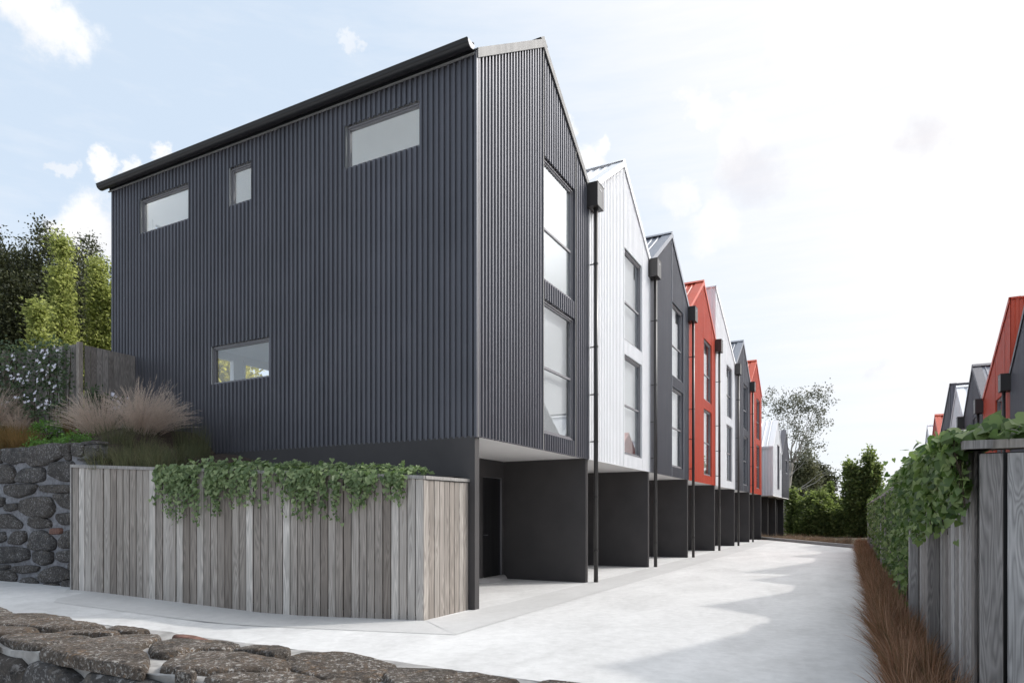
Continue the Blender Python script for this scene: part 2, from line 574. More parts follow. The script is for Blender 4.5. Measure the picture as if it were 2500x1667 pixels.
def sheet(mb, P, u0, u1, zlo, ztop, openings=(), prof=None, cuts=(), flip=False):
    """upright sheet along u. P(u, o, z) gives a world point, prof a list of (du, offset) repeated."""
    us = []
    if prof:
        pitch = prof[-1][0]
        n = int((u1 - u0) / pitch) + 2
        for i in range(n):
            for du, o in prof[:-1]:
                us.append((u0 + i * pitch + du, o))
        us = [x for x in us if x[0] < u1 - 1e-4]
        us.append((u1, 0.0))
    else:
        us = [(u0, 0.0), (u1, 0.0)]

    def off(u):
        for (a, oa), (b, ob) in zip(us, us[1:]):
            if a <= u <= b:
                return oa + (ob - oa) * (u - a) / max(b - a, 1e-9)
        return 0.0
    extra = set(cuts)
    for (a, b, _, _) in openings:
        extra.add(a)
        extra.add(b)
    have = [u for u, _ in us]
    add = [(e, off(e)) for e in extra if u0 < e < u1 and min(abs(e - h) for h in have) > 1e-4]
    us = sorted(us + add)
    for (a, oa), (b, ob) in zip(us, us[1:]):
        if b - a < 1e-5:
            continue
        mid = (a + b) / 2
        cut = [(za, zb) for (ua, ub, za, zb) in openings if ua < mid < ub]
        ta, tb = ztop(a), ztop(b)
        iv = sub_intervals(zlo, max(ta, tb), cut)
        for i, (p, q) in enumerate(iv):
            qa, qb = (ta, tb) if i == len(iv) - 1 else (q, q)
            if q - p < 1e-4:
                continue
            f = [P(a, oa, p), P(b, ob, p), P(b, ob, qb), P(a, oa, qa)]
            if flip:
                f.reverse()
            mb.quad(*f)


RIB = [(0.0, 0.0), (0.046, 0.0), (0.056, 0.030), (0.094, 0.030), (0.104, 0.0), (0.1085, 0.0)]
FLAT = None

# ------------------------------------------------------------------ ground
XF, XR, XB = -5.37, 4.05, -14.95
B = [8.97, 13.86, 18.73, 23.63, 28.56, 33.52, 38.48, 43.40]
YW = B[0]
FC = np.array([-5.48, 7.71])          # corner of the front fence
FL = np.array([-11.4, 6.2])           # its left end
FD = (FL - FC) / np.linalg.norm(FL - FC)
FN = np.array([-FD[1], FD[0]])        # pointing to the street
if FN[1] > 0:
    FN = -FN


def rise(x):
    return float(np.interp(-x, [7.4, 8.0, 11.2, 11.8, 60], [0.0, 0.022, 0.275, 0.29, 0.31]))


def smooth01(t):
    t = max(0.0, min(1.0, t))
    return t * t * (3 - 2 * t)


def grid(xs, ys, zf):
    V = [(x, y, zf(x, y)) for y in ys for x in xs]
    n = len(xs)
    F = [(j * n + i, j * n + i + 1, (j + 1) * n + i + 1, (j + 1) * n + i) for j in range(len(ys) - 1) for i in range(n - 1)]
    return V, F


def terrain_z(x, y):
    z = -0.12
    if y > 3:
        z -= 3.1 * smooth01((x - 1.2) / 1.8) * smooth01((y - 3) / 3)
    z += 2.6 * smooth01((-15.5 - x) / 3.0) * smooth01((y - 7.5) / 2)
    return z


xs = [-900, -300, -120, -60, -40, -30, -24, -20, -18.5, -17.5, -16.5, -15.5, -14, -11, -8, -5, -2, 0, 1.2, 1.6, 2.0, 2.4, 3.0, 5, 9, 14, 30, 60, 120, 300, 900]
ys = [-900, -200, -60, -20, -5, 0, 3, 4, 5, 6, 7.5, 8.2, 9.5, 12, 16, 22, 30, 40, 50, 60, 80, 120, 300, 900]
V, F = grid(xs, ys, terrain_z)
tag(mesh_obj('ground', V, F, 'earth', smooth=True), 'brown earth under and around the houses', 'ground', kind='structure')

# concrete drive and street apron: strips between left and right edges, following the slope of the street
dy = [-6, 0, 2, 4, 5, 6, 7, 7.71, 8.4, 9.0, 10.5, 12, 14, 18, 24, 30, 33.6, 36, 39, 42.4]
dx_l = [-30, -26, -22, -18, -15.5, -14, -13, -12.2, -11.6, -11.0, -10.2, -9.4, -8.6, -8.0, -7.4, -6.5, -5.4]
V, F = [], []
rows = []
for y in dy:
    xr = 0.19 - 0.0112 * (y - 8)
    if y > 33.4:
        xr = -0.10 - (y - 33.4) * (4.75 / 9.05)
    lefts = dx_l + [-4.0, -2.5, -1.0]
    row = [x for x in lefts if x < xr - 0.05]
    while len(row) < len(lefts):
        row.append(xr - 0.02 * (len(lefts) - len(row)))
    row.append(xr)
    rows.append((y, row))
n = len(rows[0][1])
for y, row in rows:
    for x in row:
        V.append((x, y, rise(x) if y < 9 else 0.0))
for j in range(len(rows) - 1):
    for i in range(n - 1):
        F.append((j * n + i, j * n + i + 1, (j + 1) * n + i + 1, (j + 1) * n + i))
tag(mesh_obj('driveway', V, F, 'concrete'), 'pale concrete driveway running along the row of houses', 'driveway', kind='structure')

# darker band of concrete in front of the piers and round the fence corner
mb = MB()
z = 0.004
bo = [(-4.18, 42.2), (-4.30, 30), (-4.40, 18), (-4.47, 10), (-4.47, 6.97)]
bi = [(-5.27, 42.2), (-5.27, 30), (-5.27, 18), (-5.30, 10), (-5.46, 7.73)]
for (a, b, c, d) in zip(bo, bi, bo[1:], bi[1:]):
    mb.quad((*b, z), (*d, z), (*c, z), (*a, z))
last = None
for s in (0.0, 0.8, 1.6, 1.9, 2.6, 3.2, 4, 4.8, 5.6, 6.2):
    i = FC + FD * s
    o = np.array([-4.47, 6.97]) + FD * s * 1.0
    p = ((i[0], i[1], rise(i[0]) + z), (o[0], o[1], rise(o[0]) + z))
    if last:
        mb.quad(last[0], p[0], p[1], last[1])
    last = p
tag(mb.build('paving_band', 'concrete_band'), 'darker grey concrete band along the foot of the piers and fence', 'paving', kind='structure')

mb = MB()
k0, k1 = Vector((-5.5, 43.6, 0)), Vector((0.5, 32.4, 0))
kd = (k1 - k0).normalized()
kn = Vector((-kd.y, kd.x, 0))
mb.add([k0, k1, k1 + kn * 0.16, k0 + kn * 0.16, k0 + Vector((0, 0, .15)), k1 + Vector((0, 0, .15)), k1 + kn * .16 + Vector((0, 0, .15)), k0 + kn * .16 + Vector((0, 0, .15))],
       [(0, 1, 5, 4), (1, 2, 6, 5), (2, 3, 7, 6), (3, 0, 4, 7), (4, 5, 6, 7)])
tag(mb.build('kerb', 'kerb_concrete'), 'grey concrete kerb across the far end of the driveway', 'kerb', kind='structure')

# timber edging and soil of the planting strip at the right of the drive
mb = MB()
V = []
ysx = np.linspace(2.2, 33.2, 24)
for y in ysx:
    xl = 0.19 - 0.0112 * (y - 8)
    xr = 0.80 - 0.0112 * y
    V += [(xl, y, 0.012), (xl + 0.02, y, 0.03), (xr, y, 0.05)]
F = [(3 * j + i, 3 * j + i + 1, 3 * j + i + 4, 3 * j + i + 3) for j in range(len(ysx) - 1) for i in range(2)]
tag(mesh_obj('planting_strip', V, F, 'mulch'), 'narrow bed of dark soil between driveway and fence', 'garden bed', kind='structure')


def soil_z(x, y):
    fence = FC + FD * ((x - FC[0]) / FD[0])
    back = (y - fence[1]) / max(0.3, 8.95 - fence[1])
    zf = 2.02 - 0.0435 * (x + 5.48)
    zb = 2.10 + 0.62 * smooth01((-8.6 - x) / 2.6)
    z = zf + (zb - zf) * smooth01(back) + 0.0
    if x < -11.1:
        z = 2.50 + 0.55 * smooth01((y - 6.6) / 1.2) * smooth01((-11.0 - x) / 1.2) + 0.14 * smooth01((-11 - x) / 1.0)
    return z + 0.03 * noise.noise(Vector((x * 2.1, y * 2.1, 3)))


gx = np.linspace(-20, -5.6, 50)
V, F = [], []
for x in gx:
    yf = 6.5 if x < -11.15 else (FC + FD * ((x - FC[0]) / FD[0]))[1] + 0.04
    for j in range(9):
        y = yf + (8.99 - yf) * j / 8
        V.append((x, y, soil_z(x, y)))
F = [(i * 9 + j, i * 9 + j + 1, (i + 1) * 9 + j + 1, (i + 1) * 9 + j) for i in range(len(gx) - 1) for j in range(8)]
tag(mesh_obj('garden_bed', V, F, 'mulch', smooth=True), 'raised bed of dark mulch between the fence and the grey house', 'garden bed', kind='structure')

# ------------------------------------------------------------------ houses
EAVE, RIDGE, SKIL, SOF = 8.79, 10.50, 11.10, 2.76


ADDED_SKY_X = ((0.8, 4.0), (4.4, 6.4), (6.8, 9.2))      # added unseen roof windows, street-side slope, to brighten the end house rooms


def house(label, y0, y1, colr, roof='gable', right=False, trim=None, roofm=None, near_side=None, group=None,
          full=True, pipe=True, interior=True, detail=True):
    """one terrace unit; o is the distance outward from its street front"""
    dz = -3.1 if right else 0.0
    sg = -1 if right else 1
    xf = XR if right else XF
    depth = XF - XB
    t = thing('townhouse', label, 'house', (xf - sg * depth / 2, (y0 + y1) / 2, dz), group)
    W = lambda u, o, z: (xf + sg * o, u, z + dz)
    X = lambda o: xf + sg * o
    yc = (y0 + y1) / 2
    hw = (y1 - y0) / 2
    trim = trim or colr
    roofm = roofm or colr
    if roof == 'gable':
        ap = yc
        zt = lambda y: EAVE + (RIDGE - EAVE) * (1 - abs(y - yc) / hw)
    else:
        ap = y0 + 0.06
        zt = lambda y: EAVE + (SKIL - EAVE) * (1 - (y - ap) / (y1 - ap)) if y > ap else SKIL - 0.02
    w0, w1 = (yc + 0.04, yc + 1.62)
    if right:
        w0, w1 = (yc - 1.62, yc - 0.04)
    wins = [(w0, w1, 6.02, 8.40), (w0, w1, 3.07, 5.66)]
    # --- front cladding
    mb = MB()
    sheet(mb, W, y0 + 0.005, y1 - 0.005, SOF - 0.02, zt, wins, RIB, (ap,), flip=right)
    mb.build('front_cladding', colr, t)
    for uy in (y0 + 0.016, yc + 0.02 if not right else yc - 0.02, w1 + 0.02 if not right else w0 - 0.02):
        mb = MB()
        mb.box(X(0.0305), X(0.0385), uy - 0.016, uy + 0.016, SOF - 0.025 + dz, zt(uy) - 0.01 + dz)
        mb.build('flashing', trim, t)
    # --- verge trims and roof
    pts = [(y0 - 0.02, zt(y0)), (ap, zt(ap)), (y1, zt(y1))] if roof == 'gable' else [(ap - 0.06, zt(ap)), (y1, zt(y1))]
    for (ya, za), (yb, zb) in zip(pts, pts[1:]):
        mb = MB()
        for (oa, ob, la, lb) in ((-0.24, 0.055, 0.055, 0.075), (0.042, 0.062, -0.085, 0.074)):
            V = [W(y, o, z + l) for (y, z) in ((ya, za), (yb, zb)) for o in (oa, ob) for l in (la, lb)]
            mb.add(V, [(0, 1, 3, 2), (4, 6, 7, 5), (0, 4, 5, 1), (2, 3, 7, 6), (0, 2, 6, 4), (1, 5, 7, 3)])
        mb.build('verge_trim', trim, t)
        mb = MB()
        L = depth - 0.3
        pr = [(0.0, 0.0), (0.13, 0.0), (0.15, 0.034), (0.18, 0.034), (0.20, 0.0)]
        us = []
        k = 0
        while k * 0.2 < L:
            us += [(0.2 + k * 0.2 + a, h) for a, h in pr[:-1]]
            k += 1
        rise_ = 0.03
        for (a, ha), (b, hb) in zip(us, us[1:]):
            hole = interior == 'full' and ya < yc - 1 and any(p < (a + b) / 2 < q for p, q in ADDED_SKY_X)
            for f0, f1 in (((0, .12), (.90, 1)) if hole else ((0, 1),)):
                m = lambda o_, h_, f_: W(ya + (yb - ya) * f_, -o_, za + (zb - za) * f_ + rise_ + h_)
                mb.quad(m(a, ha, f0), m(b, hb, f0), m(b, hb, f1), m(a, ha, f1))
        mb.build('roof_sheet', roofm, t)
    if roof == 'gable':
        mb = MB()
        zr = zt(yc) + 0.075
        V = [W(yc + dy_, o, zr + dz_) for o in (0.06, -depth + 0.1) for dy_, dz_ in ((-0.16, -0.07), (0, 0.045), (0.16, -0.07))]
        mb.add(V, [(0, 1, 4, 3), (1, 2, 5, 4), (0, 2, 1), (3, 4, 5)])
        mb.build('ridge_cap', trim, t)
    # --- rear wall and flank walls
    rear_w = [(y0 + 0.5, y0 + 3.23, 2.95, 5.72), (y0 + 3.5, y0 + 4.6, 2.95, 5.72), (y0 + 0.9, y0 + 4.0, 6.3, 8.5)] if interior == 'full' else []
    mb = MB()
    sheet(mb, lambda u, o, z: W(u, -depth - o, z), y0, y1, -0.1, zt, rear_w, None, (ap,))
    mb.build('rear_wall', colr, t)
    sidew = []
    P = lambda u, o, z: (u, y0 - o, z + dz)
    if near_side == 'street':
        sidew = [(-13.88, -12.26, 7.62, 8.37), (-11.05, -10.41, 7.61, 8.36), (-8.05, -6.44, 7.62, 8.37), (-11.58, -9.95, 4.13, 4.89)]
        mb = MB()
        sheet(mb, P, XB, XF + 0.03, SOF - 0.03, lambda u: EAVE, sidew, RIB)
        mb.build('side_cladding', colr, t)
        mb = MB()
        mb.box(XB + 0.02, XF, y0 - 0.025, y0 + 0.11, -0.3, SOF - 0.005)
        o = mb.build('base_wall', 'dark_render', t)
        mb = MB()
        mb.box(XF + 0.0, XF + 0.044, y0 - 0.044, y0 + 0.006, SOF - 0.03, EAVE + 0.02)
        mb.build('corner_flashing', colr, t)
        # eave trim and half-round gutter
        mb = MB()
        mb.box(XB - 0.02, XF + 0.02, y0 - 0.062, y0 - 0.034, EAVE - 0.03, EAVE - 0.008)
        mb.build('eave_trim', 'light_metal', t)
        mb = MB()
        na = 14
        rg, cy, cz = 0.096, y0 - 0.145, EAVE + 0.10
        prof = [(cy + rg * math.cos(a), cz + rg * math.sin(a)) for a in [math.pi + math.pi * i / na for i in range(na + 1)]]
        prof = [(cy - rg - 0.012, cz + 0.018), (cy - rg - 0.012, cz)] + prof + [(cy + rg, cz + 0.05)]
        inner = [(y + (cy - y) * 0.05, z_ + 0.004) for y, z_ in prof]
        xa, xb = XB - 0.16, XF + 0.0
        for x in (xa, xb):
            mb.V += [(x, y, z_) for y, z_ in prof]
        m_ = len(prof)
        mb.F += [(i, i + 1, m_ + i + 1, m_ + i) for i in range(m_ - 1)]
        g = mb.build('gutter', 'gutter_paint', t, True)
        for x, mt in ((xa, 'gutter_paint'), (xb, 'frame_metal')):
            mb = MB()
            ring = prof[1:-1]
            mb.V += [(x - 0.004, y, z_) for y, z_ in ring] + [(x + 0.008, y, z_) for y, z_ in ring]
            r_ = len(ring)
            mb.F += [tuple(range(r_)), tuple(range(2 * r_ - 1, r_ - 1, -1))] + [(i, i + 1, r_ + i + 1, r_ + i) for i in range(r_ - 1)]
            c_ = mb.build('end_cap', mt, g)
        mb = MB()
        V = [(x, y, z_) for x in (XB, XF - 0.02) for y, z_ in ((y0 - 0.03, EAVE + 0.0), (y0 - 0.03, EAVE + 0.2))]
        mb.box(XB, XF - 0.02, y0 - 0.046, y0 - 0.03, EAVE - 0.004, EAVE + 0.17)
        mb.build('fascia', 'gutter_paint', t)
    else:
        mb = MB()
        lo = SOF if not right else -0.1
        top = (SKIL - 0.02) if roof != 'gable' else EAVE
        xa, xb = sorted((X(0.0), X(-depth)))
        pr = [(a * 1.9, b) for a, b in RIB] if near_side == 'show' else None
        sheet(mb, P, xa, xb, lo, lambda u: top, (), pr)
        mb.build('side_cladding', colr, t)
        if near_side == 'show' and roof != 'gable':
            mb = MB()
            mb.box(xa, xb, y0 - 0.06, y0 + 0.06, top + dz, top + dz + 0.05)
            mb.build('top_flashing', trim, t)
    # far flank
    mb = MB()
    xa, xb = sorted((X(0.0), X(-depth)))
    sheet(mb, lambda u, o, z: (u, y1 - 0.004, z + dz), xa, xb, SOF if not right else -0.1, lambda u: EAVE, ())
    mb.build('flank_wall', 'blue_grey_roof', t)
    # --- windows on the front
    for (a, b, za, zb) in wins:
        mb = MB()
        fw = 0.045
        for (ua, ub, z0, z1) in ((a, a + fw, za, zb), (b - fw, b, za, zb), (a + fw, b - fw, za, za + fw), (a + fw, b - fw, zb - fw, zb)):
            mb.box(X(-0.11), X(-0.020), ua, ub, z0 + dz, z1 + dz)
        for (ua, ub, z0, z1) in ((a + fw, a + fw + .03, za + fw, zb - fw), (b - fw - .03, b - fw, za + fw, zb - fw), (a + fw + .03, b - fw - .03, zb - fw - .03, zb - fw), (a + fw + .03, b - fw - .03, za + fw, za + fw + .03)):
            mb.box(X(-0.10), X(-0.040), ua, ub, z0 + dz, z1 + dz)
        wn = mb.build('window', 'frame_metal', t)
        zm = za + (1.05 if za > 5 else 1.30)
        mb = MB()
        mb.box(X(-0.095), X(-0.045), a + fw, b - fw, zm - 0.022 + dz, zm + 0.022 + dz)
        mb.build('transom', 'frame_metal', wn)
        for z0, z1 in ((za + fw, zm - .022), (zm + .022, zb - fw)):
            mb = MB()
            mb.box(X(-0.074), X(-0.066), a + fw, b - fw, z0 + dz, z1 + dz)
            mb.build('pane', 'window_glass', wn)
        if interior and not (interior == 'full' and za > 5):
            mb = MB()
            mb.box(X(-0.19), X(-0.186), a - .02, b + .02, za - .02 + dz, zb + .02 + dz)
            mb.build('added_blind', 'added_sheer_blind', wn)  # added white sheet that makes the panes read bright
        if detail:
            mb = MB()
            mb.box(X(-0.10), X(0.030), a - .004, a + 0.004, za + dz, zb + dz)
            mb.build('reveal', colr, wn)
            mb = MB()
            mb.box(X(-0.10), X(0.030), b - .004, b + 0.004, za + dz, zb + dz)
            mb.build('reveal', colr, wn)
    for (a, b, za, zb) in sidew:
        mb = MB()
        fw = 0.036
        yA, yB = y0 + 0.022, y0 + 0.11
        for (ua, ub, z0, z1) in ((a, a + fw, za, zb), (b - fw, b, za, zb), (a + fw, b - fw, za, za + fw), (a + fw, b - fw, zb - fw, zb)):
            mb.box(ua, ub, yA, yB, z0, z1)
        for (ua, ub, z0, z1) in ((a + fw, a + fw + .025, za + fw, zb - fw), (a + fw + .025, b - fw, zb - fw - .025, zb - fw)):
            mb.box(ua, ub, yA + .02, yB - .01, z0, z1)
        wn = mb.build('window', 'frame_metal', t)
        mb = MB()
        mb.box(a + fw, b - fw, y0 + 0.066, y0 + 0.074, za + fw, zb - fw)
        mb.build('pane', 'window_glass', wn)
        mb = MB()
        mb.box(a + 0.002, a + 0.020, y0 - 0.012, y0 + 0.020, za, zb)
        mb.build('jamb_bead', 'light_metal', wn)
    # --- interior rooms
    if interior:
        D = depth - 0.12 if interior == 'full' else 4.0
        xi = X(-0.13)
        xo = X(-D)
        vault = interior == 'full'
        for (fl, ce, cut_f, cut_s, cut_r) in ((2.86, 5.80, wins[1:], sidew[3:], rear_w[:2]), (5.95, 8.70, wins[:1], sidew[:3], rear_w[2:])):
            mb = MB()
            a, b = y0 + 0.13, y1 - 0.12
            vt = vault and fl > 5
            zc_ = (lambda u: zt(u) - 0.10) if vt else (lambda u: ce)
            if vt:
                ce = EAVE - 0.06
            sheet(mb, lambda u, o, z: W(u, -0.13, z), a, b, fl, zc_, cut_f, None, (yc,))
            sheet(mb, lambda u, o, z: W(u, -D, z), a, b, fl, zc_, cut_r, None, (yc,))
            x0_, x1_ = sorted((xi, xo))
            sheet(mb, lambda u, o, z: (u, a, z + dz), x0_, x1_, fl, lambda u: ce, cut_s)
            sheet(mb, lambda u, o, z: (u, b, z + dz), x0_, x1_, fl, lambda u: ce, ())
            if vt:
                mb.quad(W(b, -.13, zt(b) - .1), W(b, -D, zt(b) - .1), W(yc, -D, zt(yc) - .1), W(yc, -.13, zt(yc) - .1))
                oe = [0.13] + [v for p in ADDED_SKY_X for v in p] + [D]
                for k, (p, q) in enumerate(zip(oe, oe[1:])):
                    m = lambda o_, f_, l=-.1: W(y0 + (yc - y0) * f_, -o_, zt(y0) + (zt(yc) - zt(y0)) * f_ + l)
                    for f0, f1 in (((.05, .12), (.90, 1)) if k % 2 else ((.05, 1),)):
                        mb.quad(m(p, f0), m(q, f0), m(q, f1), m(p, f1))
                    if k % 2:
                        for f_ in (.12, .90):
                            mb.quad(m(p, f_), m(q, f_), m(q, f_, .03), m(p, f_, .03))
                        for o_ in (p, q):
                            mb.quad(m(o_, .12), m(o_, .90), m(o_, .90, .03), m(o_, .12, .03))
                        g = MB()
                        V = [m(o_, f_, l) for l in (.035, .045) for o_, f_ in ((p, .12), (q, .12), (q, .90), (p, .90))]
                        g.add(V, [(0, 1, 2, 3), (4, 5, 6, 7), (0, 1, 5, 4), (1, 2, 6, 5), (2, 3, 7, 6), (3, 0, 4, 7)])
                        g.build('added_roof_window', 'window_glass', t)  # glass over an invented opening that lets light into the upper rooms
            else:
                mb.quad((x0_, a, ce + dz), (x1_, a, ce + dz), (x1_, b, ce + dz), (x0_, b, ce + dz))
            mb.build('interior_wall', 'white_plaster', t)
            mb = MB()
            mb.quad((x0_, a, fl + dz + .004), (x1_, a, fl + dz + .004), (x1_, b, fl + dz + .004), (x0_, b, fl + dz + .004))
            mb.build('interior_floor', 'pale_floor', t)
        for (a, b, za, zb) in rear_w:
            mb = MB()
            xw = XB + 0.06
            for (ua, ub, z0, z1) in ((a, a + .06, za, zb), (b - .06, b, za, zb), (a + .06, b - .06, zb - .1, zb), (a + .06, b - .06, za, za + .06)):
                mb.box(xw - .05, xw + .09, ua, ub, z0, z1)
            mb.build('rear_window', 'white_plaster', t)
    # --- carport
    if full:
        mb = MB()
        mb.box(X(-2.1), X(-0.004), y0 + (0.115 if near_side == 'street' else 0.003), y1 - 0.003, SOF + 0.0 + dz, SOF + 0.06 + dz)
        mb.build('soffit', 'white_soffit', t)
        mb = MB()
        mb.box(X(-0.003), X(0.029), y0 + 0.006, y1 - 0.006, SOF - 0.012 + dz, SOF - 0.004 + dz)
        mb.build('drip_flashing', colr, t)
        mb = MB()
        mb.box(X(-depth), X(-0.002), y1 - 0.15, y1 - 0.005, -0.1 + dz, SOF - 0.004 + dz)
        mb.build('party_wall', 'dark_render', t)
        mb = MB()
        ya, yb = y1 - 1.14, y1 - 0.26
        xw0, xw1 = X(-2.25), X(-2.06)
        mb.box(xw0, xw1, y0 + 0.11, ya, -0.1 + dz, SOF - 0.004 + dz)
        mb.box(xw0, xw1, yb, y1 - 0.152, -0.1 + dz, SOF - 0.004 + dz)
        mb.box(xw0, xw1, ya, yb, 2.36 + dz, SOF - 0.004 + dz)
        mb.build('carport_wall', 'dark_render', t)
        mb = MB()
        mb.box(X(-2.16), X(-2.10), ya + 0.012, yb - 0.012, 0.10 + dz, 2.348 + dz)
        dr = mb.build('door', 'door_paint', t)
        mb = MB()
        mb.box(X(-2.10), X(-2.055), yb - 0.011, yb - 0.002, 0.10 + dz, 2.357 + dz)
        mb.box(X(-2.10), X(-2.055), ya + 0.002, yb - 0.011, 2.349 + dz, 2.357 + dz)
        mb.build('door_frame', 'frame_metal', dr)
        mb = MB()
        mb.tube([(X(-2.10), ya + 0.10, 1.05 + dz), (X(-2.05), ya + 0.10, 1.05 + dz), (X(-2.05), ya + 0.21, 1.05 + dz)], 0.01, 6)
        mb.build('handle', 'frame_metal', dr)
        mb = MB()
        V = []
        for i in range(9):
            f = i / 8
            yy = ya - 0.35 + (yb - ya + 0.45) * f
            out_ = -1.72 - 0.25 * (2 * f - 1.0) ** 2
            V += [W(yy, -2.058, 0.10), W(yy, out_ - .05, 0.085), W(yy, out_, 0.0)]
        mb.add(V, [(3 * i + j, 3 * i + j + 1, 3 * i + j + 4, 3 * i + j + 3) for i in range(8) for j in range(2)])
        mb.build('door_step', 'kerb_concrete', t, True)
    # --- rain head and downpipe on the far boundary
    if pipe:
        yb0 = y1 - 0.15
        mb = MB()
        px, py = X(0.175), y1 + 0.035
        bot = 0.0 if not right else -0.0
        mb.tube([(px, py, bot + dz), (px, py, 8.36 + dz)], 0.049, 14)
        pipe_o = mb.build('downpipe', 'pipe_paint', t, True)
        mb = MB()
        mb.box(X(0.0), X(0.285), yb0, yb0 + 0.40, 8.33 + dz, 8.83 + dz)
        rh = mb.build('rain_head', 'pipe_paint', pipe_o)
        mb = MB()
        mb.box(X(0.0), X(0.292), yb0 - .007, yb0 + 0.407, 8.832 + dz, 8.845 + dz)
        mb.build('rain_head_lid', 'pipe_paint', pipe_o)
        mb = MB()
        mb.box(X(0.286), X(0.289), yb0 + 0.14, yb0 + 0.26, 8.70 + dz, 8.725 + dz)
        mb.build('overflow_slot', 'light_metal', pipe_o)
        mb = MB()
        mb.tube([(px, py, 8.30 + dz), (px, py, 8.335 + dz)], 0.062, 14)
        mb.build('outlet', 'pipe_paint', pipe_o, False)
        for zz in (7.1, 5.25, 4.19, 3.14, 1.9, 0.7):
            mb = MB()
            mb.tube([(px, py, zz - .02 + dz), (px, py, zz + .02 + dz)], 0.0545, 14)
            if zz > 2.8:
                mb.box(X(0.0), X(0.13), py - 0.008, py + 0.008, zz - .012 + dz, zz + .012 + dz)
            mb.build('bracket', 'pipe_paint', pipe_o)
    return t


GL = 'townhouses in the long row on the left'
house('big dark grey end house with four windows in its long ribbed flank', B[0], B[1], 'dark_steel', near_side='street', interior='full', group=GL, trim='grey_trim')
house('white gabled townhouse right next to the big dark grey end house', B[1], B[2], 'white_steel', group=GL)
house('dark grey gabled townhouse between the nearest white and the nearest red one', B[2], B[3], 'dark_steel', group=GL, trim='blue_grey_roof', roofm='blue_grey_roof')
house('red gabled townhouse standing in front of the tall white single-pitch one', B[3], B[4], 'red_steel', group=GL)
house('tall white townhouse with a single-pitch roof behind the nearer red gable', B[4], B[5], 'white_steel', 'skillion', near_side='show', group=GL)
house('dark grey gabled townhouse between the tall white and the farther red house', B[5], B[6], 'dark_steel', group=GL, trim='blue_grey_roof', roofm='blue_grey_roof')
house('farther red gabled townhouse, last three-storey unit of the left row', B[6], B[7], 'red_steel', group=GL, pipe=False)
GR = 'townhouses standing lower beyond the right fence'
Q = [24.55 + 4.9 * i for i in range(-4, 6)]
RH = [('dark grey gabled house beyond the vine fence, out beside the camera', 'dark_steel', 'gable'),
      ('white gabled house beyond the fence, second one out beside the camera', 'white_steel', 'gable'),
      ('red gabled house beyond the fence, third one out beside the camera', 'red_steel', 'gable'),
      ('dark grey house cut by the right picture edge, just before the tall red one', 'dark_steel', 'gable'),
      ('tall red house with a single-pitch roof above the ivy at the right edge', 'red_steel', 'skillion'),
      ('dark grey gable with blue-grey roof directly behind the tall red house', 'dark_steel', 'gable'),
      ('white gable in the right row, between two dark grey houses', 'white_steel', 'gable'),
      ('tall dark grey house with single-pitch roof behind the right white gable', 'dark_steel', 'skillion'),
      ('small-looking red gable second from the far end of the right row', 'red_steel', 'gable'),
      ('white gable farthest away at the end of the right row', 'white_steel', 'gable')]
for i, (lb, cm, rf) in enumerate(RH):
    house(lb, Q[i], Q[i] + 4.9, cm, rf, right=True, group=GR, full=False, interior=(i >= 3), detail=(i >= 3), near_side='show' if rf != 'gable' or i == 3 else None,
          roofm='blue_grey_roof' if cm == 'dark_steel' else None, pipe=i >= 3)


